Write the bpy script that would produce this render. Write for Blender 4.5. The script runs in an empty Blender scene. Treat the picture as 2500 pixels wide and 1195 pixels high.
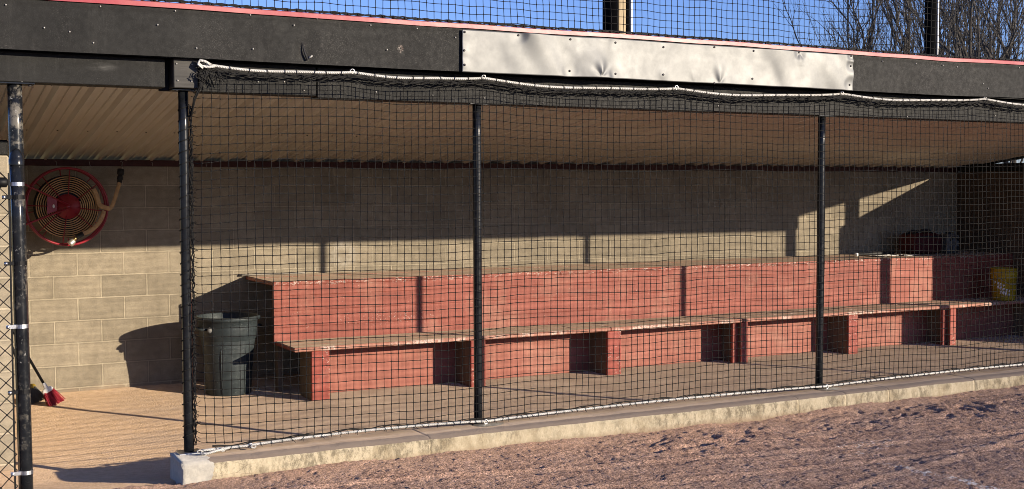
import bpy, math, random
from mathutils import Vector, Matrix, noise
random.seed(7)
PI = math.pi
sc = bpy.context.scene
col = sc.collection

# ------------------------------------------------------------------ materials
class Mat:
    def __init__(s, name, rough=.8, metal=0.0, spec=.3):
        s.m = bpy.data.materials.new(name); s.m.use_nodes = True
        s.t = s.m.node_tree; s.n = s.t.nodes
        s.b = s.n['Principled BSDF']
        s.b.inputs['Roughness'].default_value = rough
        s.b.inputs['Metallic'].default_value = metal
        s.b.inputs['Specular IOR Level'].default_value = spec
        s._c = None
        if rough > .85 and 'Diffuse Roughness' in s.b.inputs: s.b.inputs['Diffuse Roughness'].default_value = 1.0
    def world(s):
        s._c = s.node('ShaderNodeNewGeometry').outputs['Position']; return s
    def link(s, a, b): s.t.links.new(a, b)
    def node(s, t, **kw):
        n = s.n.new(t)
        for k, v in kw.items(): setattr(n, k, v)
        return n
    def co(s):
        if s._c is None: s._c = s.node('ShaderNodeTexCoord').outputs['Object']
        return s._c
    def scaled(s, sx, sy, sz, loc=(0, 0, 0), rot=(0, 0, 0)):
        m = s.node('ShaderNodeMapping'); m.inputs['Scale'].default_value = (sx, sy, sz)
        m.inputs['Location'].default_value = loc; m.inputs['Rotation'].default_value = rot
        s.link(s.co(), m.inputs['Vector']); return m.outputs[0]
    def noise(s, scale, detail=4, rough=.6, vec=None, dist=0.0):
        n = s.node('ShaderNodeTexNoise'); n.inputs['Scale'].default_value = scale
        n.inputs['Detail'].default_value = detail; n.inputs['Roughness'].default_value = rough
        n.inputs['Distortion'].default_value = dist
        s.link(vec or s.co(), n.inputs['Vector']); return n.outputs['Fac']
    def vor(s, scale, vec=None, feature='F1', out='Distance', rnd=1.0):
        n = s.node('ShaderNodeTexVoronoi', feature=feature); n.inputs['Scale'].default_value = scale
        n.inputs['Randomness'].default_value = rnd
        s.link(vec or s.co(), n.inputs['Vector']); return n.outputs[out]
    def ramp(s, fac, stops):
        r = s.node('ShaderNodeValToRGB'); e = r.color_ramp.elements
        while len(e) < len(stops): e.new(.5)
        for el, (p, c) in zip(e, stops):
            el.position = p
            el.color = (c, c, c, 1) if isinstance(c, (int, float)) else (*c, 1)
        s.link(fac, r.inputs['Fac']); return r.outputs['Color']
    def mix(s, fac, a, b, mode='MIX'):
        m = s.node('ShaderNodeMix', data_type='RGBA', blend_type=mode)
        for sock, v in ((m.inputs[0], fac), (m.inputs[6], a), (m.inputs[7], b)):
            if isinstance(v, (int, float)): sock.default_value = v
            elif isinstance(v, tuple): sock.default_value = (*v, 1)
            else: s.link(v, sock)
        return m.outputs[2]
    def math(s, op, a, b=0.0, c=None, clamp=False):
        m = s.node('ShaderNodeMath', operation=op, use_clamp=clamp)
        for i, v in enumerate((a, b, c)):
            if v is None: continue
            if isinstance(v, (int, float)): m.inputs[i].default_value = v
            else: s.link(v, m.inputs[i])
        return m.outputs[0]
    def sep(s, vec=None):
        n = s.node('ShaderNodeSeparateXYZ'); s.link(vec or s.co(), n.inputs[0]); return n.outputs
    def color(s, c):
        if isinstance(c, tuple): s.b.inputs['Base Color'].default_value = (*c, 1)
        else: s.link(c, s.b.inputs['Base Color'])
        return s
    def rough(s, v): s.link(v, s.b.inputs['Roughness']); return s
    def bump(s, h, strength=.5, dist=.01):
        b = s.node('ShaderNodeBump'); b.inputs['Strength'].default_value = strength
        b.inputs['Distance'].default_value = dist
        s.link(h, b.inputs['Height'])
        if s.b.inputs['Normal'].is_linked:
            s.link(s.b.inputs['Normal'].links[0].from_socket, b.inputs['Normal'])
        s.link(b.outputs[0], s.b.inputs['Normal']); return s

def simple(name, c, rough=.7, metal=0., var=.25, scale=20, bump=.15, spec=.3):
    M = Mat(name, rough, metal, spec)
    f = M.noise(scale, 5, .65)
    lo = tuple(x * (1 - var) for x in c); hi = tuple(min(1, x * (1 + var)) for x in c)
    M.color(M.ramp(f, [(.3, lo), (.7, hi)]))
    if bump: M.bump(M.noise(scale * 4, 3), bump, .004)
    return M.m

def block_mat(name, axis, tone=1.0):
    M = Mat(name, .92, 0, .15)
    x, y, z = M.sep()
    u = (x, y)[axis]
    # slightly wobbly joints
    w1 = M.math('MULTIPLY_ADD', M.noise(9, 3), .008, -.004)
    w2 = M.math('MULTIPLY_ADD', M.noise(7, 3, vec=M.scaled(1, 1, 1, (5, 3, 1))), .008, -.004)
    cx = M.node('ShaderNodeCombineXYZ')
    M.link(M.math('ADD', u, w1), cx.inputs[0])
    M.link(M.math('ADD', M.math('ADD', z, 2.032 * 2 - .0414 + .0), w2), cx.inputs[1])
    br = M.node('ShaderNodeTexBrick', offset=.5, offset_frequency=2)
    M.link(cx.outputs[0], br.inputs['Vector'])
    for k, v in (('Scale', 1.0), ('Mortar Size', .0062), ('Mortar Smooth', .25), ('Bias', 0.0), ('Brick Width', .4064), ('Row Height', .2032)):
        br.inputs[k].default_value = v
    br.inputs['Color1'].default_value = (.345, .295, .215, 1)
    br.inputs['Color2'].default_value = (.44, .375, .275, 1)
    br.inputs['Mortar'].default_value = (.52, .45, .33, 1)
    fine = M.noise(130, 5, .75)
    med = M.noise(14, 5, .6)
    streak = M.noise(3, 4, .6, vec=M.scaled(1, 1, 5))
    c = M.mix(1.0, br.outputs['Color'], M.ramp(fine, [(.25, .62), (.7, 1.18)]), 'MULTIPLY')
    c = M.mix(1.0, c, M.ramp(med, [(.3, .8), (.7, 1.1)]), 'MULTIPLY')
    c = M.mix(.6, c, M.ramp(streak, [(.3, .78), (.65, 1.1)]), 'MULTIPLY')
    # dark weathered edges next to some joints
    edge = M.node('ShaderNodeTexBrick', offset=.5, offset_frequency=2)
    M.link(cx.outputs[0], edge.inputs['Vector'])
    for k, v in (('Scale', 1.0), ('Mortar Size', .020), ('Mortar Smooth', .9), ('Brick Width', .4064), ('Row Height', .2032)):
        edge.inputs[k].default_value = v
    em = M.math('MULTIPLY', M.math('SUBTRACT', edge.outputs['Fac'], br.outputs['Fac'], clamp=True), M.ramp(M.noise(4, 5, .7), [(.3, .1), (.7, .75)]))
    c = M.mix(em, c, (.13, .11, .08))
    # pale scuffs left by thrown balls
    sc_ = M.ramp(M.vor(1.6), [(.0, .5), (.07, 0.0)])
    c = M.mix(M.math('MULTIPLY', sc_, M.ramp(M.noise(22, 4), [(.45, 0.), (.6, 1.)])), c, (.6, .58, .54))
    # pale ring left by a thrown ball, and broad weather stains
    rg = M.math('SQRT', M.math('ADD', M.math('POWER', M.math('SUBTRACT', u, 2.93), 2.0), M.math('POWER', M.math('SUBTRACT', z, 1.19), 2.0)))
    rg = M.math('ADD', rg, M.math('MULTIPLY_ADD', M.noise(14, 3), .08, -.04))
    c = M.mix(M.math('MULTIPLY', M.ramp(rg, [(.03, .08), (.075, .55), (.10, .5), (.16, 0.)]), M.ramp(M.noise(30, 4), [(.35, .3), (.6, 1.)])), c, (.62, .58, .50))
    st_ = M.ramp(M.noise(1.6, 5, .65, vec=M.scaled(1, 1, .45)), [(.48, 0.), (.7, .42)])
    c = M.mix(st_, c, (.20, .165, .115))
    # dirt splashed up from the floor
    spl = M.math('SUBTRACT', .14, M.math('ADD', z, M.math('MULTIPLY', M.noise(7, 4), .16)), clamp=True)
    c = M.mix(M.math('MULTIPLY', spl, 7, clamp=True), c, (.34, .23, .15))
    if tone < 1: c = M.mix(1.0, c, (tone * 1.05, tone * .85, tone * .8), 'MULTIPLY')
    M.color(c)
    M.bump(M.math('MULTIPLY', br.outputs['Fac'], -1.0), .5, .005)
    M.bump(M.noise(260, 4, .8), .7, .004)
    M.bump(M.noise(45, 4, .7), .3, .006)
    return M.m

def curb_mat():
    M = Mat('cast_concrete', .93, 0, .12).world()
    x, y, z = M.sep()
    nrm = M.node('ShaderNodeNewGeometry'); nz = M.sep(nrm.outputs['Normal'])[2]
    front = M.ramp(M.noise(5, 7, .78, vec=M.scaled(1, 1, .6)), [(.30, (.24, .185, .115)), (.43, (.42, .35, .23)), (.56, (.56, .485, .34)), (.7, (.43, .36, .24))])
    # mossy dark weathering blotches near the bottom of the face
    moss = M.math('MULTIPLY', M.ramp(M.noise(19, 7, .88, vec=M.scaled(1, 1, .5)), [(.46, 0.0), (.57, .78)]), M.ramp(M.noise(3.1, 3), [(.38, 0.0), (.55, 1.0)]))
    front = M.mix(moss, front, (.17, .14, .09))
    low = M.math('MULTIPLY', M.math('SUBTRACT', .155, M.math('ADD', z, M.math('MULTIPLY', M.noise(18, 4), .035)), clamp=True), 22, clamp=True)
    front = M.mix(M.math('MULTIPLY', low, .7), front, (.30, .21, .13))
    cr = M.ramp(M.vor(7, vec=M.scaled(.35, 1, 1.3), feature='DISTANCE_TO_EDGE'), [(.0, 1.0), (.012, 0.0)])
    front = M.mix(M.math('MULTIPLY', cr, M.ramp(M.noise(1.7, 2), [(.5, 0.), (.62, .7)])), front, (.12, .09, .06))
    top = M.ramp(M.noise(12, 5, .7, vec=M.scaled(.12, 1, 1)), [(.3, (.30, .22, .155)), (.7, (.46, .36, .26))])
    # a damp looking grey stain band along the top near its front edge
    yb = M.math('ADD', y, M.math('MULTIPLY_ADD', M.noise(5, 4), .05, -.025))
    band = M.math('MULTIPLY', M.ramp(M.math('MULTIPLY_ADD', yb, -10, -42.2), [(.0, 0.0), (.22, 1.0)]), 1.0)
    top = M.mix(M.math('MULTIPLY', band, .75), top, (.14, .115, .10))
    c = M.mix(M.math('GREATER_THAN', nz, .6), front, top)
    # pale newer cement at the end of the curb
    xe = M.math('ADD', x, M.math('MULTIPLY_ADD', M.noise(8, 3), .14, -.07))
    patch = M.math('LESS_THAN', xe, .545)
    pc = M.ramp(M.noise(20, 5, .7), [(.3, (.36, .335, .29)), (.7, (.52, .485, .41))])
    c = M.mix(patch, c, pc)
    M.color(c)
    M.bump(M.noise(70, 5, .75), .6, .008)
    M.bump(M.noise(11, 4), .35, .02)
    return M.m

def floor_mat():
    M = Mat('dusty_concrete', .95, 0, .1)
    x, y, z = M.sep()
    c = M.ramp(M.noise(2.2, 6, .65), [(.3, (.35, .255, .18)), (.55, (.45, .335, .24)), (.75, (.53, .405, .29))])
    # loose orange dust heaviest by the entrance, along the wall and against the bench
    dust = M.ramp(M.math('ADD', M.math('MULTIPLY', x, -.45), M.math('MULTIPLY', M.noise(1.3, 5), 1.4)), [(-.0, 0.0), (.55, .95)])
    dn = M.ramp(M.noise(16, 5), [(.3, (.49, .335, .20)), (.7, (.65, .46, .295))])
    c = M.mix(dust, c, dn)
    c = M.mix(1.0, c, M.ramp(M.noise(90, 4, .8), [(.3, .8), (.7, 1.12)]), 'MULTIPLY')
    spk = M.ramp(M.vor(38), [(.0, 1.0), (.09, 0.0)])
    c = M.mix(M.math('MULTIPLY', spk, M.ramp(M.noise(5, 3), [(.55, 0.), (.65, .8)])), c, (.16, .10, .06))
    M.color(c)
    M.bump(M.noise(60, 5, .7), .8, .012); M.bump(M.noise(6, 4), .3, .02)
    return M.m

def dirt_mat():
    M = Mat('infield_clay', .97, 0, .08)
    x, y, z = M.sep()
    c = M.ramp(M.noise(4.0, 6, .7), [(.25, (.39, .255, .19)), (.5, (.485, .335, .255)), (.75, (.58, .425, .33))])
    c = M.mix(1.0, c, M.ramp(M.noise(75, 5, .85), [(.3, .45), (.5, .98), (.7, 1.45)]), 'MULTIPLY')
    c = M.mix(1.0, c, M.ramp(M.noise(200, 3, .8), [(.3, .7), (.7, 1.25)]), 'MULTIPLY')
    c = M.mix(1.0, c, M.ramp(M.noise(105, 1, .5), [(.34, .42), (.5, 1.0), (.66, 1.5)]), 'MULTIPLY')
    c = M.mix(1.0, c, M.ramp(M.noise(48, 2, .6), [(.3, .62), (.5, 1.02), (.7, 1.3)]), 'MULTIPLY')
    big = M.noise(.55, 3, .6)
    c = M.mix(1.0, c, M.ramp(big, [(.35, (.80, .78, .80)), (.65, (1.12, 1.03, .95))]), 'MULTIPLY')
    c = M.mix(M.ramp(M.noise(1.9, 5, .7), [(.55, 0.), (.75, .35)]), c, (.36, .22, .155))
    drift = M.math('MULTIPLY', M.math('ADD', M.math('ADD', y, 4.62), M.math('MULTIPLY', M.noise(3, 4), .25), clamp=True), 4.0, clamp=True)
    c = M.mix(M.math('MULTIPLY', drift, .35), c, (.54, .345, .225))
    # light tan grit
    g = M.ramp(M.vor(55), [(.0, 1.0), (.16, 0.0)])
    c = M.mix(M.math('MULTIPLY', g, M.ramp(M.noise(18, 3), [(.5, 0.), (.62, .7)])), c, (.6, .46, .36))
    # broken remains of white chalk lines
    def chalk(x0, y0, x1, y1, w, dens, c):
        dx, dy = x1 - x0, y1 - y0; L = math.hypot(dx, dy); dx /= L; dy /= L
        a = M.math('SUBTRACT', x, x0); b = M.math('SUBTRACT', y, y0)
        t = M.math('ADD', M.math('MULTIPLY', a, dx), M.math('MULTIPLY', b, dy))
        s_ = M.math('ABSOLUTE', M.math('ADD', M.math('SUBTRACT', M.math('MULTIPLY', a, -dy), M.math('MULTIPLY', b, -dx)), M.math('MULTIPLY_ADD', M.noise(3, 3), .16, -.08)))
        inside = M.math('MULTIPLY', M.math('LESS_THAN', s_, w), M.math('MULTIPLY', M.math('GREATER_THAN', t, 0.0), M.math('LESS_THAN', t, L)))
        f = M.math('MULTIPLY', inside, M.ramp(M.noise(26, 6, .8), [(dens, 0.0), (dens + .08, .95)]))
        return M.mix(f, c, (.80, .76, .72))
    c = chalk(4.40, -5.82, 4.50, -6.72, .038, .505, c)
    c = chalk(4.50, -5.30, 5.02, -5.36, .04, .54, c)
    c = chalk(4.36, -5.55, 4.9, -5.42, .035, .54, c)
    c = chalk(4.9, -5.9, 5.6, -5.75, .04, .56, c)
    M.color(c)
    M.bump(M.noise(180, 4, .85), .9, .008)
    M.bump(M.noise(55, 5, .8, dist=.8), .8, .016)
    return M.m

def red_mat(name, base, chips=.56):
    M = Mat(name, .62, 0, .3)
    n = M.noise(6, 5, .6, vec=M.scaled(.35, 1, 1.6))
    lo = tuple(v * .8 for v in base); hi = tuple(min(1, v * 1.2 + .015) for v in base)
    c = M.ramp(n, [(.28, lo), (.5, base), (.74, hi)])
    c = M.mix(.35, c, M.ramp(M.noise(45, 4, .7, vec=M.scaled(.12, 1, 1)), [(.3, .88), (.7, 1.1)]), 'MULTIPLY')
    # chipped paint showing pale primer
    ch = M.math('MULTIPLY', M.ramp(M.noise(42, 6, .85), [(chips + .07, 0.), (chips + .1, 1.)]), M.ramp(M.noise(3.3, 3), [(.5, 0.), (.6, 1.)]))
    c = M.mix(ch, c, (.55, .43, .36))
    # a knocked about patch where the paint has flaked to the primer
    wx, wy, wz = M.sep(M.node('ShaderNodeNewGeometry').outputs['Position'])
    pm = M.math('MULTIPLY', M.ramp(M.math('ABSOLUTE', M.math('SUBTRACT', wx, 3.05)), [(.25, 1.), (.6, 0.)]), M.ramp(M.math('ABSOLUTE', M.math('SUBTRACT', wz, .64)), [(.02, 1.), (.10, 0.)]))
    c = M.mix(M.math('MULTIPLY', pm, M.ramp(M.noise(60, 5, .8), [(.6, 0.), (.64, .9)])), c, (.60, .50, .43))
    # scuffed upper edge
    um = M.ramp(M.math('SUBTRACT', wz, .955), [(.0, 0.), (.02, 1.)])
    c = M.mix(M.math('MULTIPLY', um, M.ramp(M.noise(50, 5, .8, vec=M.scaled(.5, 1, 1)), [(.55, 0.), (.6, .85)])), c, (.52, .42, .36))
    # ball and boot marks
    bmk = M.math('MULTIPLY', M.ramp(M.vor(3.1), [(.02, .5), (.10, 0.)]), M.ramp(M.noise(30, 4), [(.45, 0.), (.6, 1.)]))
    c = M.mix(bmk, c, (.12, .05, .04))
    # scuffs and dust marks
    du = M.ramp(M.noise(2.4, 5, .7), [(.52, 0.), (.7, .42)])
    c = M.mix(du, c, (.36, .2, .14))
    M.color(c)
    M.bump(M.noise(30, 4, .7, vec=M.scaled(.1, 1, 1)), .18, .002)
    M.bump(M.noise(90, 3), .2, .002)
    return M.m

def wood_mat(name, lo, hi, axis=0, rough=.85):
    M = Mat(name, rough, 0, .2)
    s = [1, 1, 1]; s[axis] = .06
    g = M.noise(38, 6, .7, vec=M.scaled(*s), dist=.5)
    c = M.ramp(g, [(.25, lo), (.75, hi)])
    c = M.mix(.5, c, M.ramp(M.noise(4, 4), [(.3, .7), (.7, 1.2)]), 'MULTIPLY')
    M.color(c); M.bump(g, .4, .004)
    return M.m

def fascia_mat():
    M = Mat('black_painted_metal', .7, 0, .15)
    x, y, z = M.sep()
    c = M.ramp(M.noise(2.5, 4), [(.3, (.009, .0089, .0085)), (.7, (.0155, .0152, .0142))])
    # fine pale weathering specks
    sp = M.math('MULTIPLY', M.ramp(M.noise(170, 3, .9), [(.56, 0.), (.68, 1.)]), M.ramp(M.noise(1.8, 4, .6), [(.38, .12), (.62, .75)]))
    c = M.mix(sp, c, (.13, .122, .108))
    ch = M.math('MULTIPLY', M.ramp(M.vor(9), [(.0, 1.), (.035, 0.)]), M.ramp(M.noise(4, 2), [(.48, 0.), (.5, 1.)]))
    c = M.mix(ch, c, (.55, .53, .5))
    # rusty chipped ring where something struck the sheet
    r = M.math('SQRT', M.math('ADD', M.math('POWER', M.math('MULTIPLY', M.math('SUBTRACT', x, 1.83), 1.25), 2.0), M.math('POWER', M.math('SUBTRACT', z, 2.725), 2.0)))
    rr = M.math('ADD', r, M.math('MULTIPLY_ADD', M.noise(40, 4), .03, -.015))
    ring = M.math('MULTIPLY', M.ramp(rr, [(.0, .2), (.008, .6), (.016, .55), (.028, 0.)]), M.ramp(M.noise(90, 3, .8), [(.48, 0.), (.56, 1.)]))
    c = M.mix(ring, c, M.ramp(M.noise(60, 2), [(.4, (.30, .19, .15)), (.6, (.55, .50, .44))]))
    sm = M.math('SQRT', M.math('ADD', M.math('POWER', M.math('MULTIPLY', M.math('SUBTRACT', x, .005), .3), 2.0), M.math('POWER', M.math('SUBTRACT', z, 2.535), 2.0)))
    c = M.mix(M.math('MULTIPLY', M.ramp(sm, [(.0, .6), (.03, 0.)]), M.ramp(M.noise(22, 4, .7, vec=M.scaled(.2, 1, 1)), [(.35, 0.), (.6, 1.)])), c, (.12, .118, .112))
    # faint vertical run marks
    rn = M.ramp(M.noise(18, 4, .7, vec=M.scaled(1, 1, .07)), [(.55, 0.), (.75, .22)])
    c = M.mix(rn, c, (.05, .048, .044))
    M.color(c)
    M.rough(M.ramp(M.noise(30, 4), [(.3, .58), (.7, .75)]))
    M.bump(M.noise(190, 3, .8), .35, .002)
    M.bump(M.noise(1.4, 2), .25, .05)
    return M.m

def alu_mat():
    M = Mat('bare_aluminium', .36, 1.0, .5)
    c = M.ramp(M.noise(5, 4), [(.3, (.160, .162, .160)), (.7, (.185, .187, .184))])
    M.color(c)
    M.rough(M.ramp(M.noise(9, 4, .6), [(.3, .60), (.7, .66)]))
    M.bump(M.noise(260, 2, .6, vec=M.scaled(.05, 1, 1)), .08, .001)
    return M.m

def ceiling_mat():
    M = Mat('tan_metal_liner', .3, 0, .6)
    c = M.ramp(M.noise(1.2, 4), [(.3, (.55, .49, .42)), (.7, (.63, .57, .49))])
    c = M.mix(.3, c, M.ramp(M.noise(7, 4, .6, vec=M.scaled(1, .08, 1)), [(.3, .82), (.7, 1.06)]), 'MULTIPLY')
    M.color(c); M.bump(M.noise(3, 2), .08, .02)
    return M.m

def pipe_mat(name, worn):
    M = Mat(name, .2, 0, .28)
    c = M.ramp(M.noise(14, 5), [(.3, (.006, .0066, .008)), (.7, (.014, .015, .017))])
    if worn:
        x, y, z = M.sep()
        f = M.ramp(M.noise(7, 6, .75), [(.54, 0.), (.62, .8)])
        c = M.mix(M.math('MULTIPLY', f, worn), c, (.24, .215, .17))
        p = M.math('MULTIPLY', M.ramp(M.noise(30, 5, .8), [(.6, 0.), (.64, 1.)]), M.ramp(M.noise(2.6, 2), [(.5, 0.), (.56, 1.)]))
        c = M.mix(M.math('MULTIPLY', p, worn), c, (.62, .60, .56))
    M.color(c)
    M.rough(M.ramp(M.noise(25, 4), [(.3, .14), (.7, .30)]))
    M.bump(M.noise(60, 3), .15, .002)
    return M.m

def drip_mat():
    M = Mat('faded_red_trim', .3, 0, .4)
    f = M.ramp(M.noise(1.1, 4, .6), [(.42, (.30, .05, .058)), (.6, (.40, .13, .12))])
    M.color(f); M.bump(M.noise(5, 3), .2, .01)
    return M.m

def rope_mat():
    M = Mat('white_braided_rope', .75, 0, .2)
    w = M.node('ShaderNodeTexWave', wave_type='BANDS', bands_direction='DIAGONAL')
    w.inputs['Scale'].default_value = 42; w.inputs['Distortion'].default_value = .6
    M.link(M.co(), w.inputs['Vector'])
    c = M.mix(1.0, M.ramp(M.noise(18, 4), [(.3, (.36, .35, .325)), (.7, (.56, .55, .52))]), M.ramp(w.outputs['Fac'], [(.0, .72), (.4, 1.0)]), 'MULTIPLY')
    M.color(c); M.bump(w.outputs['Fac'], .6, .004)
    return M.m

def bark_mat(name, lo, hi):
    M = Mat(name, .95, 0, .05)
    M.color(M.ramp(M.noise(9, 5, .7), [(.3, lo), (.7, hi)]))
    M.bump(M.noise(20, 4, vec=M.scaled(1, 1, .2)), .5, .02)
    return M.m

def grass_mat():
    M = Mat('far_ground', .98, 0, .05)
    M.color(M.ramp(M.noise(.4, 6, .7), [(.3, (.10, .095, .045)), (.7, (.20, .17, .085))]))
    M.bump(M.noise(5, 5), .5, .05)
    return M.m

def can_mat():
    M = Mat('grey_green_plastic', .5, 0, .35)
    c = M.ramp(M.noise(5, 5, .6), [(.3, (.022, .029, .031)), (.7, (.036, .045, .047))])
    s1 = M.math('MULTIPLY', M.ramp(M.noise(48, 5, .8, vec=M.scaled(1, 1, 2)), [(.58, 0.), (.66, .7)]), M.ramp(M.noise(5, 3), [(.46, 0.), (.6, 1.)]))
    c = M.mix(s1, c, (.19, .21, .20))
    M.color(c); M.rough(M.ramp(M.noise(20, 4), [(.3, .4), (.7, .65)]))
    M.bump(M.noise(18, 4), .12, .006)
    return M.m

def bucket_mat():
    M = Mat('yellow_plastic', .42, 0, .4)
    M.color(M.ramp(M.noise(7, 4), [(.3, (.32, .225, .014)), (.7, (.41, .295, .02))]))
    return M.m

MT = dict(
    block=block_mat('grey_tan_block', 0), block_side=block_mat('grey_tan_block_side', 1), block_dark=block_mat('dark_brown_block', 1, .32),  # block_dark is the same block, darker and browner
    curb=curb_mat(), floor=floor_mat(), dirt=dirt_mat(), grass=grass_mat(),
    red=red_mat('worn_red_paint', (.24, .063, .041)), red_faded=red_mat('faded_red_panel', (.275, .09, .06), .6), red_leg=red_mat('brick_red_paint', (.25, .05, .033), .5),
    red_edge=red_mat('chipped_red_edge', (.34, .15, .105), .40),
    wood_top=wood_mat('trodden_board', (.17, .12, .082), (.36, .265, .185), 0, .92),
    wood_dark=wood_mat('bare_stud_wood', (.10, .075, .05), (.21, .155, .105), 2),
    slat=wood_mat('grey_slat_wood', (.20, .18, .15), (.38, .34, .28)),
    fascia=fascia_mat(), alu=alu_mat(), ceiling=ceiling_mat(), drip=drip_mat(), rope=rope_mat(),
    pipe=pipe_mat('black_gloss_pipe', 0), pipe_worn=pipe_mat('worn_black_pipe', .6), pipe_fence=pipe_mat('black_fence_pipe', .35),
    black_wood=wood_mat('black_stained_wood', (.022, .021, .02), (.07, .066, .06), 0, .6),
    ledger=simple('dark_red_board', (.055, .018, .016), .7),
    net=simple('black_netting_twine', (.014, .0135, .013), .7, var=.4, scale=60, bump=0, spec=.12),
    wire=simple('black_vinyl_wire', (.006, .006, .0065), .5, bump=0, spec=.15),
    steel=simple('zinc_plated_steel', (.55, .55, .56), .38, 1.0, .15, 30, .1),
    dark_screw=simple('dark_screw_head', (.05, .045, .045), .5, .3),
    pale_nail=simple('galvanised_nail', (.36, .345, .32), .6, .3),
    reel_red=simple('red_enamel', (.25, .012, .022), .38, 0, .15, 12, .05, .5),
    hose=simple('tan_hose_jacket', (.52, .33, .16), .8, 0, .2, 40, .3),
    hose_black=simple('black_rubber', (.02, .02, .02), .5),
    brass=simple('dull_brass', (.62, .42, .2), .35, 1.0, .2, 30),
    cast_metal=simple('grey_cast_metal', (.5, .47, .4), .5, .8, .25, 30),
    white=simple('white_paint', (.78, .76, .72), .55, 0, .08, 15, .05),
    can=can_mat(), bucket=bucket_mat(),
    bristle_red=simple('red_bristle', (.33, .02, .035), .6, 0, .3, 80, .3),
    bristle_grey=simple('dark_grey_bristle', (.10, .10, .10), .7, 0, .4, 80, .3),
    yellow=simple('yellow_cap', (.34, .22, .03), .6),
    bark=bark_mat('grey_brown_bark', (.055, .048, .042), (.13, .115, .10)),
    twig=bark_mat('brown_twig', (.075, .068, .060), (.18, .165, .148)),
    pole_wood=wood_mat('weathered_pole', (.20, .15, .085), (.45, .36, .23), 2),
    maroon=simple('dark_maroon_fabric', (.06, .010, .012), .85), grey_plastic=simple('grey_plastic', (.13, .125, .115), .6),
    matte_black=simple('matte_black', (.0035, .0035, .004), .9, spec=.05, bump=0),  # near-black, puts the shaded look of the poles into the colour
    paper=simple('white_paper', (.8, .78, .74), .8, 0, .06, 12, .1),
    black_fabric=simple('black_fabric', (.02, .02, .022), .85),
)

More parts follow.
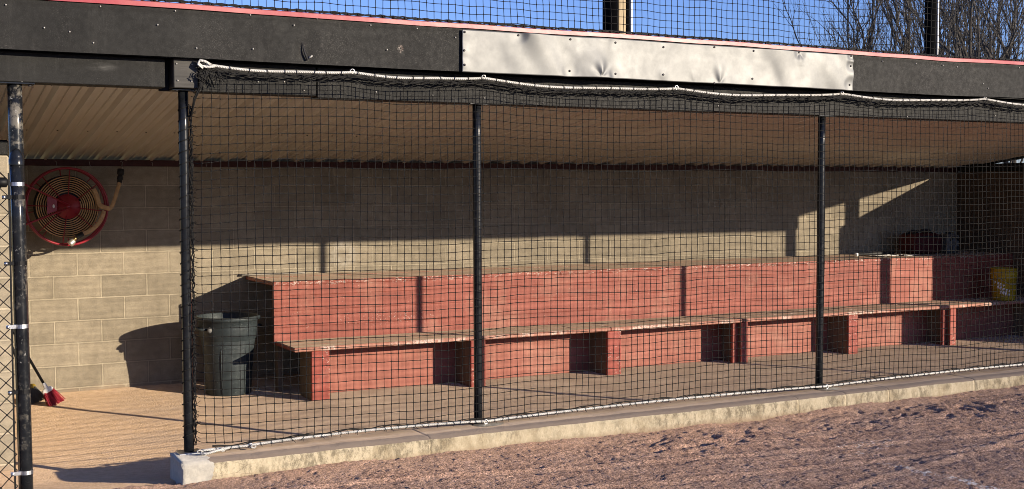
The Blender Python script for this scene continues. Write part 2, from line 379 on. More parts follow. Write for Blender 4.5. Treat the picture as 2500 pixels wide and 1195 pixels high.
# ------------------------------------------------------------------ mesh helpers
class MB:
    def __init__(s): s.v = []; s.f = []; s.mi = []; s.sm = []
    def quad(s, a, b, c, d, mi=0, sm=False):
        i = len(s.v); s.v += [a, b, c, d]; s.f.append((i, i + 1, i + 2, i + 3)); s.mi.append(mi); s.sm.append(sm)
    def box(s, x0, x1, y0, y1, z0, z1, mi=0, mtop=None, mfront=None, mleft=None, bev=0.004):
        """box with chamfered edges"""
        b = min(bev, (x1 - x0) * .3, (y1 - y0) * .3, (z1 - z0) * .3)
        X, Y, Z = (x0, x1), (y0, y1), (z0, z1)
        idx = {}
        for i in (0, 1):
            for j in (0, 1):
                for k in (0, 1):
                    px = X[i]; py = Y[j]; pz = Z[k]
                    sx = b if i == 0 else -b; sy = b if j == 0 else -b; sz = b if k == 0 else -b
                    for ax in range(3):
                        p = [px + sx, py + sy, pz + sz]
                        p[ax] = (px, py, pz)[ax]
                        idx[(i, j, k, ax)] = len(s.v); s.v.append(tuple(p))
        def F(l, m): s.f.append(tuple(l)); s.mi.append(m); s.sm.append(False)
        mt = mi if mtop is None else mtop; mf = mi if mfront is None else mfront; ml = mi if mleft is None else mleft
        F([idx[(0, j, k, 0)] for j, k in ((0, 0), (0, 1), (1, 1), (1, 0))], ml)
        F([idx[(1, j, k, 0)] for j, k in ((0, 0), (1, 0), (1, 1), (0, 1))], mi)
        F([idx[(i, 0, k, 1)] for i, k in ((0, 0), (1, 0), (1, 1), (0, 1))], mf)
        F([idx[(i, 1, k, 1)] for i, k in ((0, 0), (0, 1), (1, 1), (1, 0))], mi)
        F([idx[(i, j, 0, 2)] for i, j in ((0, 0), (0, 1), (1, 1), (1, 0))], mi)
        F([idx[(i, j, 1, 2)] for i, j in ((0, 0), (1, 0), (1, 1), (0, 1))], mt)
        for i in (0, 1):
            for j in (0, 1):
                q = [idx[(i, j, 0, 0)], idx[(i, j, 1, 0)], idx[(i, j, 1, 1)], idx[(i, j, 0, 1)]]
                if i != j: q.reverse()
                F(q[::-1] if True else q, mf if j == 0 else mi)
            for k in (0, 1):
                q = [idx[(i, 0, k, 0)], idx[(i, 1, k, 0)], idx[(i, 1, k, 2)], idx[(i, 0, k, 2)]]
                if i != k: q.reverse()
                F(q, mi if k == 0 else mt)
        for j in (0, 1):
            for k in (0, 1):
                q = [idx[(0, j, k, 1)], idx[(1, j, k, 1)], idx[(1, j, k, 2)], idx[(0, j, k, 2)]]
                if j == k: q.reverse()
                F(q[::-1] if True else q, mf if j == 0 else mi)
        for i in (0, 1):
            for j in (0, 1):
                for k in (0, 1):
                    t = [idx[(i, j, k, a)] for a in range(3)]
                    if (i + j + k) % 2 == 0: t.reverse()
                    F(t[::-1], mi)
        return s
    def tube(s, pts, r, n=6, caps=True, mi=0, close=False):
        pts = [Vector(p) for p in pts]; m = len(pts)
        R = r if hasattr(r, '__len__') else [r] * m
        up = None; base = len(s.v)
        for i, p in enumerate(pts):
            if close: t = pts[(i + 1) % m] - pts[i - 1]
            else: t = pts[min(i + 1, m - 1)] - pts[max(i - 1, 0)]
            if t.length < 1e-9: t = Vector((0, 0, 1))
            t.normalize()
            if up is None:
                up = t.orthogonal().normalized()
            else:
                up = up - t * up.dot(t)
                up = up.normalized() if up.length > 1e-6 else t.orthogonal().normalized()
            w = t.cross(up)
            for k in range(n):
                a = 2 * PI * k / n
                q = p + (up * math.cos(a) + w * math.sin(a)) * R[i]
                s.v.append((q.x, q.y, q.z))
        for i in range(m if close else m - 1):
            a0 = base + i * n; b0 = base + ((i + 1) % m) * n
            for k in range(n):
                k2 = (k + 1) % n
                s.f.append((a0 + k, a0 + k2, b0 + k2, b0 + k)); s.mi.append(mi); s.sm.append(True)
        if caps and not close:
            s.f.append(tuple(base + k for k in range(n))[::-1]); s.mi.append(mi); s.sm.append(False)
            e = base + (m - 1) * n
            s.f.append(tuple(e + k for k in range(n))); s.mi.append(mi); s.sm.append(False)
        return s
    def cyl(s, a, b, r, n=16, mi=0, r2=None): return s.tube([a, b], [r, r if r2 is None else r2], n, True, mi)
    def lathe(s, prof, c=(0, 0, 0), n=32, axis=2, mi=0, capend=False, sm=True):
        base = len(s.v); m = len(prof)
        for (r, h) in prof:
            for k in range(n):
                a = 2 * PI * k / n; p = (r * math.cos(a), r * math.sin(a), h)
                if axis == 1: p = (p[0], h, p[1])
                elif axis == 0: p = (h, p[0], p[1])
                s.v.append((c[0] + p[0], c[1] + p[1], c[2] + p[2]))
        for i in range(m - 1):
            for k in range(n):
                k2 = (k + 1) % n
                s.f.append((base + i * n + k, base + i * n + k2, base + (i + 1) * n + k2, base + (i + 1) * n + k)); s.mi.append(mi); s.sm.append(sm)
        if capend:
            s.f.append(tuple(base + k for k in range(n))[::-1]); s.mi.append(mi); s.sm.append(False)
            s.f.append(tuple(base + (m - 1) * n + k for k in range(n))); s.mi.append(mi); s.sm.append(False)
        return s
    def grid(s, fn, nu, nv, mi=0, sm=True):
        base = len(s.v)
        for j in range(nv + 1):
            for i in range(nu + 1): s.v.append(tuple(fn(i / nu, j / nv)))
        for j in range(nv):
            for i in range(nu):
                a = base + j * (nu + 1) + i
                s.f.append((a, a + 1, a + nu + 2, a + nu + 1)); s.mi.append(mi); s.sm.append(sm)
        return s
    def octa(s, p, r, mi=0):
        b = len(s.v); x, y, z = p
        s.v += [(x + r, y, z), (x - r, y, z), (x, y + r, z), (x, y - r, z), (x, y, z + r), (x, y, z - r)]
        for f in ((0, 2, 4), (2, 1, 4), (1, 3, 4), (3, 0, 4), (2, 0, 5), (1, 2, 5), (3, 1, 5), (0, 3, 5)):
            s.f.append(tuple(b + i for i in f)); s.mi.append(mi); s.sm.append(True)
    def ball(s, c, r, n=10, sq=(1, 1, 1), mi=0):
        def fn(u, v):
            a = u * 2 * PI; b = -PI / 2 + v * PI
            return (c[0] + r * sq[0] * math.cos(b) * math.cos(a), c[1] + r * sq[1] * math.cos(b) * math.sin(a), c[2] + r * sq[2] * math.sin(b))
        return s.grid(fn, n, max(4, n // 2), mi)
    def build(s, name, mats, parent=None, solid=0, recalc=False, local=False):
        me = bpy.data.meshes.new(name)
        o = (0, 0, 0)
        if parent is not None and not local: o = world_loc(parent)
        me.from_pydata([(a - o[0], b - o[1], c - o[2]) for a, b, c in s.v], [], s.f)
        for m in (mats if isinstance(mats, (list, tuple)) else [mats]): me.materials.append(MT[m])
        me.polygons.foreach_set('material_index', s.mi)
        me.polygons.foreach_set('use_smooth', s.sm)
        if recalc:
            import bmesh
            bm = bmesh.new(); bm.from_mesh(me); bmesh.ops.recalc_face_normals(bm, faces=bm.faces[:]); bm.to_mesh(me); bm.free()
        me.update()
        ob = bpy.data.objects.new(name, me); col.objects.link(ob)
        if parent is not None: ob.parent = parent
        if solid:
            md = ob.modifiers.new('thickness', 'SOLIDIFY'); md.thickness = solid; md.offset = 0
        return ob
def world_loc(o):
    l = Vector((0, 0, 0))
    while o is not None: l += o.location; o = o.parent
    return l
def tag(o, label, cat=None, group=None, kind=None):
    if label: o['label'] = label
    if cat: o['category'] = cat
    if group: o['group'] = group
    if kind: o['kind'] = kind
    return o
def thing(name, loc, label, cat, group=None):
    o = bpy.data.objects.new(name, None); o.location = loc; o.empty_display_size = .1; col.objects.link(o)
    return tag(o, label, cat, group)
def copies(proto, parent, locs):
    """further copies of a small part, sharing its mesh; proto mesh is centred on its own origin"""
    for l in locs:
        c = proto.copy(); col.objects.link(c); c.parent = parent; c.location = Vector(l) - world_loc(parent)
def nz(x, y=0., z=0.): return noise.noise(Vector((x, y, z)))
def fbm(x, y, z=0., o=4): return noise.fractal(Vector((x, y, z)), 1.0, 2.0, o)
def lerp(a, b, t): return a + (b - a) * t
def sstep(a, b, x):
    t = max(0., min(1., (x - a) / (b - a))); return t * t * (3 - 2 * t)

# ------------------------------------------------------------------ camera (solved from the block joints, bench, posts and shadows)
F_ = 2915.52; CAM = Vector((-1.1388, -11.356, 1.8129)); yaw, pit, rol = .4849, -.0448, -.0026
fw = Vector((math.sin(yaw) * math.cos(pit), math.cos(yaw) * math.cos(pit), math.sin(pit)))
rt = Vector((math.cos(yaw), -math.sin(yaw), 0)); up = rt.cross(fw)
R2 = rt * math.cos(rol) + up * math.sin(rol); U2 = -rt * math.sin(rol) + up * math.cos(rol)
cam = bpy.data.cameras.new('camera'); co = bpy.data.objects.new('camera', cam); col.objects.link(co)
co.matrix_world = Matrix(((R2.x, U2.x, -fw.x, CAM.x), (R2.y, U2.y, -fw.y, CAM.y), (R2.z, U2.z, -fw.z, CAM.z), (0, 0, 0, 1)))
cam.sensor_width = 36; cam.lens = 36 * F_ / 2500; cam.clip_start = .1; cam.clip_end = 2000
sc.camera = co
def ray(u, v): return fw + R2 * (u - 1250) / F_ - U2 * (v - 597.5) / F_
def onY(u, v, Y): r = ray(u, v); return CAM + r * ((Y - CAM.y) / r.y)

# ------------------------------------------------------------------ light
SUN = Vector((.69, -1., .271)).normalized()
elev = math.asin(SUN.z); az = math.atan2(SUN.x, SUN.y)
w = bpy.data.worlds.new('World'); sc.world = w; w.use_nodes = True
nt = w.node_tree; bg = nt.nodes['Background']
sky = nt.nodes.new('ShaderNodeTexSky'); sky.sky_type = 'NISHITA'; sky.sun_disc = False
sky.sun_elevation = elev; sky.sun_rotation = az
sky.air_density = 1.0; sky.dust_density = .3; sky.ozone_density = 2.5; sky.altitude = 200
tint = nt.nodes.new('ShaderNodeVectorMath'); tint.operation = 'MULTIPLY'; tint.inputs[1].default_value = (.78, .89, 1.5)
nt.links.new(sky.outputs[0], tint.inputs[0]); nt.links.new(tint.outputs[0], bg.inputs[0]); bg.inputs[1].default_value = .085
sl = bpy.data.lights.new('sun', 'SUN'); sl.energy = 5.0; sl.angle = math.radians(.5); sl.color = (1.0, .87, .69)
so = bpy.data.objects.new('sun', sl); col.objects.link(so)
so.rotation_euler = (-SUN).to_track_quat('-Z', 'Y').to_euler(); so.location = (8, -14, 6)
sc.render.engine = 'CYCLES'; sc.cycles.filter_width = .9
sc.view_settings.view_transform = 'Standard'; sc.view_settings.look = 'None'
sc.view_settings.exposure = .8; sc.view_settings.gamma = 1.0

# ------------------------------------------------------------------ ground
def axis_lines(lo, hi, step, far, grow=1.5):
    a = []; x = lo
    while x < hi: a.append(x); x += step
    a.append(hi); d = step * 3; x = lo; L = []
    while x > -far: x -= d; d *= grow; L.append(x)
    d = step * 3; x = hi; Rr = []
    while x < far: x += d; d *= grow; Rr.append(x)
    return L[::-1] + a + Rr
def dirt_h(x, y):
    d = -4.336 - y
    z = .098 + .012 * math.sin(x * 1.1) + .010 * fbm(x * .9, y * .9, 3.)
    near = 1.0 if (-2 < x < 9 and d < 4) else 0.
    if near:
        z += .005 * fbm(x * 5, y * 5, 0, 4)
        r = abs(nz(x * 5.2 + 2 * nz(x * 2, y * 2), y * 7, 7)); z += .006 * (.35 - r) * (1 if r < .35 else 0)
        z += .006 * max(0., nz(x * 17, y * 17, 11)) + .0035 * nz(x * 36, y * 36, 2) + .0055 * nz(x * 73, y * 73, 5)
        q = nz(x * 13, y * 15, 31); z += .03 * max(0., q - .48) + .022 * max(0., nz(x * 26, y * 26, 36) - .5)
        # foot and rake marks in a band in front of the curb
        b = math.exp(-((d - .45 - .25 * nz(x * .8, 4.)) / .26) ** 2) * sstep(2.2, 4.0, x)
        p = nz(x * 4.3 + nz(y * 3, x) * .5, y * 5.5, 21)
        p2_ = nz(x * 9 + 1.5 * nz(y * 4, x * 2), y * 10, 27); z -= b * .020 * sstep(.25, .36, p) * (1 - .6 * sstep(.36, .6, p)) + b * .018 * sstep(.28, .4, p2_); z += b * .014 * sstep(.2, .5, -p)
        z += .016 * math.exp(-(d / .13) ** 2) * (.6 + nz(x * 3, 1.5)) * 1.2
        # long shallow drag ridges
        for (a, c0, amp) in ((.16, .75, .007), (.10, 1.25, .006), (-.22, 2.0, .005)):
            q = d - c0 - a * (x - 3) - .06 * nz(x * .9, c0); z += amp * math.exp(-(q / .03) ** 2) - amp * .8 * math.exp(-((q - .07) / .035) ** 2)
    z -= .12 * sstep(-4.33, -4.03, y + .06 * nz(x * 5, 3.) + .04 * nz(x * 14, 8.)) if x < .6 else 0
    return z
xs = axis_lines(-1.2, 8.2, .0155, 300, 1.7); ys = [y for y in axis_lines(-7.3, -4.0, .0155, 60, 1.9) if y <= -3.99]
m = MB(); base = 0
for y in ys:
    for x in xs: m.v.append((x, y, dirt_h(x, y)))
nx_ = len(xs)
for j in range(len(ys) - 1):
    for i in range(nx_ - 1):
        a = j * nx_ + i; m.f.append((a, a + 1, a + nx_ + 1, a + nx_)); m.mi.append(0); m.sm.append(True)
tag(m.build('infield_dirt', 'dirt'), None, kind='structure')
m = MB()
m.grid(lambda u, v: (lerp(-700, 700, u), lerp(-700, 900, v), -.25), 8, 8)
tag(m.build('ground', 'grass'), None, kind='structure')
m = MB()
def floor_z(x, y):
    z = .004 * fbm(x * 1.5, y * 1.5, 9., 3) + .0015 * nz(x * 12, y * 12)
    if x < 1.0: z += .092 * sstep(-3.35, -4.35, y) * (1 - sstep(.5, 1.0, x))
    z += .012 * math.exp(-((y + .02) / .10) ** 2)
    return z
m.grid(lambda u, v: (lerp(-1.6, 12.2, u), lerp(-4.95, .05, v), floor_z(lerp(-1.6, 12.2, u), lerp(-4.95, .05, v)) - (.3 * sstep(.36, .42, lerp(-1.6, 12.2, u)) * sstep(-4.1, -4.25, lerp(-4.95, .05, v)))), 280, 110)
tag(m.build('concrete_floor', 'floor'), None, kind='structure')

# ------------------------------------------------------------------ the dugout building
XL, XR = -.62, 11.75
dg = thing('dugout', (0, 0, 0), 'open fronted baseball dugout of tan concrete block under a black edged roof', 'building')
wb = MB().box(XL, XR, 0, .2, -.2, 2.05, bev=.003).build('back_wall', 'block', dg)
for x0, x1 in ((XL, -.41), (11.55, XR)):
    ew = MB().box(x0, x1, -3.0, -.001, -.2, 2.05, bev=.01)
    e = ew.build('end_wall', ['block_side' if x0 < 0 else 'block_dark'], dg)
    cb = MB().box(x0 + .002, x1 - .002, -2.998, -.003, 2.051, 2.15, bev=.008).build('wall_cap', 'fascia', e)
# plate block standing in the gable gap on the right hand end wall
MB().box(11.58, 11.70, -2.90, -2.71, 2.151, 2.46, bev=.006).build('gable_block', 'wood_dark', dg)
led = MB().box(-.40, 11.545, -.042, -.001, 2.048, 2.106, bev=.004).build('ledger_board', 'ledger', dg)
# hooks in the ledger
for px in (137, 218, 371, 502, 622, 735):
    p = onY(px, 398, -.06)
    MB().tube([(p.x, -.04, 2.085), (p.x, -.075, 2.083), (p.x, -.085, 2.065), (p.x + .004, -.078, 2.05), (p.x + .006, -.066, 2.052)], .0022, 5).build('hook', 'pale_nail', led)
# ceiling: ribbed tan liner, ribs running front to back, falling to the rear
SL = .14
def ceil_z(y): return 2.132 - SL * y
prof = []
x = -1.02; k = 0
P = .2286
j0 = math.floor((-1.0 - .151) / P)
for j in range(j0, j0 + 58):
    c = .151 + j * P
    for dx, dz in ((-.030, 0), (-.009, -.036), (.009, -.036), (.030, 0), (.068, 0), (.075, -.010), (.083, 0), (.143, 0), (.150, -.010), (.157, 0)):
        if -1.0 <= c + dx <= 11.74: prof.append((c + dx, dz))
m = MB()
NY = 4
def cy(i): return lerp(.16, -4.16, i / NY)
for i in range(NY + 1):
    y = cy(i)
    for (x, dz) in prof: m.v.append((x, y, ceil_z(y) + dz + .003 * nz(x * .8, y * .7)))
n = len(prof)
for i in range(NY):
    for k in range(n - 1):
        a = i * n + k; m.f.append((a, a + n, a + n + 1, a + 1)); m.mi.append(0); m.sm.append(False)
ceil = m.build('ceiling_panel', 'ceiling', dg, solid=.004)
# roof sheet above it
m = MB(); y0, y1 = -4.17, .30
for (za, zb) in ((.10, .10),):
    pass
m.v = [(-1.02, y0, ceil_z(y0) + .03), (11.73, y0, ceil_z(y0) + .03), (11.73, y1, ceil_z(y1) + .03), (-1.02, y1, ceil_z(y1) + .03),
       (-1.02, y0, ceil_z(y0) + .15), (11.73, y0, ceil_z(y0) + .15), (11.73, y1, ceil_z(y1) + .15), (-1.02, y1, ceil_z(y1) + .15)]
m.f = [(3, 2, 1, 0), (4, 5, 6, 7), (0, 1, 5, 4), (1, 2, 6, 5), (2, 3, 7, 6), (3, 0, 4, 7)]; m.mi = [0] * 6; m.sm = [False] * 6
roof = m.build('roof', 'ledger', dg)
# ceiling screws, two rows
s_ = MB().lathe([(.0075, 0), (.0065, -.004), (.002, -.006), (.0001, -.006)], (0, 0, 0), 8)
rows = []
for yy, off in ((-2.85, -.045), (-1.25, -.045)):
    for j in range(-1, 40):
        c = .151 + j * P + off
        if c < 10: rows.append((c, yy + .006 * nz(j * 3.1), ceil_z(yy) - .003))
rows.sort(key=lambda p: p[0]); rows = rows[:76]
scr = s_.build('screw', 'dark_screw', ceil); scr.location = Vector(rows[0]) - world_loc(ceil)
copies(scr, ceil, rows[1:])
# gable trims
for x0, x1 in ((-1.06, -1.022), (11.66, 11.70)):
    m = MB(); ya, yb = -4.16, .31
    za, zb = 2.09 - .127 * ya, 2.09 - .127 * yb
    x1_ = x1
    m.v = [(x0, ya, za), (x1_, ya, za), (x1_, yb, zb), (x0, yb, zb), (x0, ya, za + .0745), (x1_, ya, za + .0745), (x1_, yb, zb + .07), (x0, yb, zb + .07)]
    m.f = [(3, 2, 1, 0), (4, 5, 6, 7), (0, 1, 5, 4), (1, 2, 6, 5), (2, 3, 7, 6), (3, 0, 4, 7)]; m.mi = [0] * 6; m.sm = [False] * 6
    m.build('gable_trim', 'fascia', dg)
# fascia sheet: long, slightly rippled and dented
FY = -4.19
dents = [(.98, 2.80, .05, .006), (1.22, 2.76, .035, -.008), (1.19, 2.66, .03, -.010), (-.1, 2.74, .12, .004), (6.4, 2.72, .1, .004), (7.0, 2.8, .08, -.005)]
def fz(x): return .012 * nz(x * .35, 2.) + .004 * nz(x * 1.3, 5.) + .012 * sstep(6.2, 8.2, x)
def fasc(u, v):
    x = lerp(-1.02, 11.66, u); z = lerp(2.603, 2.892, v) + fz(x)
    y = FY - .004 * nz(x * 1.2, z * 3) - .002 * nz(x * 6, z * 5)
    for (dx, dz, r, a) in dents: y -= a * math.exp(-(((x - dx) / r) ** 2 + ((z - dz) / (r * 2)) ** 2))
    y -= .0032 * sstep(.885, .90, v)
    return (x, y, z)
fa = MB().grid(fasc, 360, 28)
fa.quad((-1.02, FY + .02, 2.60), (11.66, FY + .02, 2.60), (11.66, FY + .02, 2.88), (-1.02, FY + .02, 2.88))
fascia = fa.build('fascia', 'fascia', dg)
# board behind the sheet that closes the soffit
MB().box(-1.02, 11.655, FY + .024, FY + .055, 2.612, 2.87).build('fascia_board', 'black_fabric', dg)
MB().box(-1.0, 11.65, FY + .056, -3.98, 2.625, 2.655).build('soffit', 'black_fabric', dg)
# torn seam
a = onY(737, 104, FY); b = onY(742, 128, FY); c = onY(750, 148, FY)
m = MB(); m.tube([(a.x, FY - .004, a.z), (b.x, FY - .012, b.z), (c.x, FY - .010, c.z)], [.002, .006, .008], 5)
m.build('torn_seam', 'black_fabric', fascia)
m = MB(); p = onY(756, 140, FY); m.grid(lambda u, v: (p.x - .01 + u * .022, FY - .006 - .012 * u, p.z - .012 + .012 * u + v * .012), 2, 2)
m.build('bent_tab', 'pale_nail', fascia, solid=.002)
# nail heads on the fascia
nail = MB().lathe([(.0050, 0), (.0042, -.003), (.0001, -.004)], (0, 0, 0), 8, axis=1)
pp = [(14, 12), (245, 16), (428, 27), (611, 37), (228, 105), (480, 118), (618, 120), (718, 62), (774, 46), (905, 62), (1112, 92), (1018, 70), (945, 122), (2155, 150), (2236, 156), (2302, 160), (2337, 164), (2413, 216), (2488, 166), (2400, 205), (108, 68), (170, 78), (385, 61)]
nl = [onY(u, v, FY - .007) for u, v in pp]
nail_o = nail.build('nail', 'pale_nail', fascia); nail_o.location = nl[0] - world_loc(fascia)
copies(nail_o, fascia, nl[1:])
# red drip edge along the top
m = MB()
def drip(u, v):
    x = lerp(-1.06, 11.68, u); z0 = 2.885 + fz(x) + .0025 * nz(x * 2.3, 9)
    pr = [(FY - .006, 0), (FY - .018, .001), (FY - .019, .027), (FY - .004, .033), (FY + .16, .012)]
    y, dz = pr[int(round(v * 4))]
    return (x, y + .002 * nz(x * 3, 4.), z0 + dz)
m.grid(drip, 300, 4, sm=False); m.build('drip_edge', 'drip', dg)
# header beams
MB().box(-1.0, .362, -4.10, -3.95, 2.432, 2.604, bev=.004).build('header_beam', 'fascia', dg)
bm_ = MB()
xa = .556
segs = [(xa, 1.30, 2.414, 2.60), (1.3035, 4.4, 2.402, 2.598), (4.4035, 8.0, 2.405, 2.60), (8.0035, 11.56, 2.412, 2.605)]
for i, (s0, s1, zb, zt) in enumerate(segs): bm_.box(s0, s1, -4.09 - .002 * (i % 2), -3.95, zb, zt, bev=.005)
hb = bm_.build('header_beam', 'fascia', dg)
hp = [onY(u, v, -4.094) for u, v in ((630, 200), (742, 221), (814, 197), (918, 225), (1056, 233), (1183, 240), (1325, 252), (1452, 219), (1753, 259), (2430, 283), (694, 200), (2215, 285))]
nb = nail.build('nail', 'pale_nail', hb); nb.location = hp[0]; copies(nb, hb, hp[1:])
lb = [onY(u, v, -4.104) for u, v in ((108, 140), (282, 200), (112, 191), (250, 148))]
MB().box(.35, .56, -3.985, -3.955, 2.42, 2.62).build('dark_gap_filler', 'black_fabric', dg)  # added black filler, its colour stands in for shade in the gap
MB().box(-1.0, 11.6, -3.948, -3.93, 2.56, 2.655).build('dark_gap_filler', 'black_fabric', dg)  # black strip added so the slot above the beams stays shadow dark
# end block over the entrance post
blk = MB().box(.405, .548, -4.135, -3.99, 2.430, 2.605, bev=.004).build('beam_end_block', 'black_wood', dg)
bp_ = [onY(u, v, -4.139) for u, v in ((431, 156), (469, 158), (434, 197), (468, 199))]
nb2 = nail.build('nail', 'pale_nail', blk); nb2.location = bp_[0]; copies(nb2, blk, bp_[1:])
# posts
def post(x, ytop, ztop, zbot, r, mat, lean=0., y=-4.045, plate=True, label=None):
    m = MB(); N = 10
    m.tube([(x + lean * (1 - t / N), y, lerp(zbot, ztop, t / N)) for t in range(N + 1)], r, 20)
    o = m.build('post', mat, dg)
    if plate:
        MB().box(x + lean - .07, x + lean + .07, y - .06, y + .06, zbot - .012, zbot + .004, bev=.003).build('base_plate', 'steel' if x < 1 else mat, o)
        tp = MB().box(x - .075, x + .075, y - .055, y + .05, ztop - .006, ztop + .002, bev=.002).build('top_plate', mat, o)
    if label: o['label'] = label
    return o
post(.478, 0, 2.424, .228, .0302, 'pipe', .004, label='black pipe post at the entrance wound with net cord')
post(2.445, 0, 2.402, .228, .0295, 'pipe', .003)
post(5.512, 0, 2.405, .228, .0295, 'pipe', -.006)
post(8.575, 0, 2.41, .228, .0295, 'pipe')
post(-.462, 0, 2.428, .02, .0395, 'pipe_worn', .016, plate=False, label='worn black pipe post with peeling paint beside the gate')
MB().box(-.62, -.36, -4.10, -3.99, 2.421, 2.431, bev=.002).build('post_plate', 'pipe', dg)
bolt = MB().lathe([(.011, 0), (.011, -.008), (.0001, -.009)], (0, 0, 0), 6)
bo = bolt.build('bolt', 'dark_screw', dg); bo.location = (-.565, -4.075, 2.42); copies(bo, dg, [(-.385, -4.075, 2.42), (.43, -4.085, 2.421), (.53, -4.085, 2.421)])
cp_ = MB().box(11.445, 11.555, -4.10, -3.99, .2, 2.41, bev=.005).build('corner_post', 'black_wood', dg)

# ------------------------------------------------------------------ concrete curb
cr = thing('concrete_curb', (6.0, -4.15, 0), 'long low tan concrete curb under the net, between clay infield and dugout floor', 'curb')
pr = [(-3.97, -.2), (-3.97, .19), (-3.985, .215), (-4.01, .223), (-4.29, .224), (-4.318, .218), (-4.332, .205), (-4.337, .185), (-4.338, -.05)]
joints = [onY(u, v, -4.336).x for u, v in ((1051, 1085), (1950, 985), (2066, 985), (2171, 975), (2380, 950))]
st = [lerp(.372, 12.0, i / 420) for i in range(421)]
for j in joints: st += [j - .006, j - .002, j + .002, j + .006]
st.sort(); m = MB(); n = len(pr)
for x in st:
    g = sum(max(0, 1 - abs(x - j) / .005) for j in joints)
    for i, (y, z) in enumerate(pr):
        e = .004 * nz(x * 4, y * 9, z * 9) + .003 * nz(x * 15, z * 20) if z > 0 else 0
        if i in (5, 6): e += .010 * max(0, nz(x * 7, 3.) - .25)
        yy = y + (e if y < -4.2 else -e) + (.008 * g if y < -4.3 else 0)
        m.v.append((x + (.012 * nz(y * 9, z * 9) + (.012 if i in (1, 2, 7) else 0) if x == st[0] else 0), yy, z + (e if .2 < z else 0) - (.004 * g if z > .2 else 0)))
for i in range(len(st) - 1):
    for k in range(n - 1):
        a = i * n + k; m.f.append((a, a + 1, a + n + 1, a + n)); m.mi.append(0); m.sm.append(True)
m.f.append(tuple(range(n))[::-1]); m.mi.append(0); m.sm.append(False)
b0 = (len(st) - 1) * n; m.f.append(tuple(range(b0, b0 + n))); m.mi.append(0); m.sm.append(False)
m.build('curb_body', 'curb', cr, recalc=True)
for x in (2.46, 5.51):
    def gp(u, v, x=x):
        a = u * 2 * PI; r = v * (.085 + .02 * nz(math.cos(a), math.sin(a), x)); return (x + .03 + r * 1.3 * math.cos(a), -4.13 + r * .9 * math.sin(a), .226 + .012 * (1 - v * v))
    MB().grid(gp, 20, 5).build('grout_pad', 'cast_metal', cr)

# ------------------------------------------------------------------ tiered bench
bx0, bx1 = 1.9375, 11.54
bn = thing('tiered_bench', (6.5, -.8, 0), 'long two tier red painted wooden bench with brown board tops along the block wall', 'bench')
# upper top: three planks in two lengths
m = MB()
for i, (ya, yb) in enumerate(((-.932, -.637), (-.633, -.335), (-.331, -.012))):
    cuts = [bx0, 4.9 + .6 * (i % 2), 8.4 - .5 * (i % 2), bx1]
    for a, b in zip(cuts[:-1], cuts[1:]):
        dz = .003 * nz(a * 3, i * 2.)
        m.box(a + .0012, b - .0012, ya, yb, .967 + dz, 1.004 + dz, 0, mtop=1, bev=.006)
m.build('top_board', ['red', 'wood_top'], bn)
m = MB()
zz = [.438, .590, .738, .876, .968]
for i in range(4):
    cuts = [bx0 + .003, (6.8, 9.2, 7.4, 5.6)[i], bx1]
    for a, b in zip(cuts[:-1], cuts[1:]):
        dy = .0025 * nz(a * 7, i * 3.)
        m.box(a + .001, b - .001, -.928 + dy, -.892 + dy, zz[i] + .0005, zz[i + 1] - .0005, bev=.0018)
m.box(bx0 + .004, bx1, -.8915, -.884, .437, .966, 1, bev=.001)  # added backing sheet, blocks sunlight leaking between the planks
m.build('riser', ['red', 'wood_dark'], bn)
for x in [bx0 + .05 + 1.2 * i for i in range(8)]:
    MB().box(x, x + .038, -.883, -.80, 0.005, .965, bev=.003).build('stud', 'wood_dark', bn)
# seat
m = MB()
for i, (ya, yb) in enumerate(((-1.483, -1.30), (-1.297, -1.115), (-1.112, -.930))):
    cuts = [1.951, 5.16 if i == 0 else 5.5 - .7 * i, 6.79 if i == 0 else 8.6 - .4 * i, bx1]
    for a, b in zip(cuts[:-1], cuts[1:]):
        dz = .003 * nz(a * 5, i * 4.)
        m.box(a + .0015, b - .0015, ya, yb, .434 + dz, .471 + dz, 0, mtop=1, mfront=2, bev=.008)
m.build('seat', ['red', 'wood_top', 'red_edge'], bn)
m = MB()
cuts = [2.16, 5.2, 8.34, bx1]
for a, b in zip(cuts[:-1], cuts[1:]): m.box(a + .0006, b - .0006, -1.138 + .002 * nz(a, 3.), -1.102, .001, .4338, bev=.002)
m.build('lower_riser', 'red_faded', bn)
for i, (x, wd) in enumerate(((2.108, .160), (3.634, .150), (5.120, .160), (6.770, .088), (8.259, .140), (9.83, .095), (11.3, .14))):
    m = MB()
    m.box(x, x + wd, -1.481, -1.447, .002, .432, 0, bev=.004)
    m.box(x + .004, x + .042, -1.4465, -1.139, .002, .432, 1, bev=.003)
    if wd < .1: m.box(x - .068, x + .003, -1.425, -1.392, .002, .432, 0, bev=.003)
    m.build('leg', ['red_leg', 'wood_dark'], bn)

# ------------------------------------------------------------------ aluminium sign sheet
sg = thing('sign_panel', (4.0, FY - .014, 2.6), 'blank dented bare aluminium sign sheet screwed to the black roof fascia', 'sign')
SY = FY - .016
A0 = onY(1127, 72, SY); A1 = onY(2080, 134, SY)
X0, X1 = A0.x, A1.x
def px2(u, v): p = onY(u, v, SY); return p.x, p.z
screws_px = [(1133, 79), (1132, 124), (1133, 159), (1264, 87), (1391, 97), (1389, 174), (1501, 105), (1501, 181), (1618, 116), (1617, 183), (1742, 116), (1838, 125), (1835, 193), (1949, 129), (2076, 138), (2075, 162), (2072, 208), (1742, 204)]
scp = [px2(*p) for p in screws_px]
creases = [(px2(1462, 188), PI / 2, .17, .016), (px2(1694, 202), PI / 2 + .35, .20, .022), (px2(1694, 202), PI / 2 - .25, .17, .014), (px2(1755, 204), PI / 2 + .1, .2, .012), (px2(1950, 130), -PI / 2, .07, .012)]
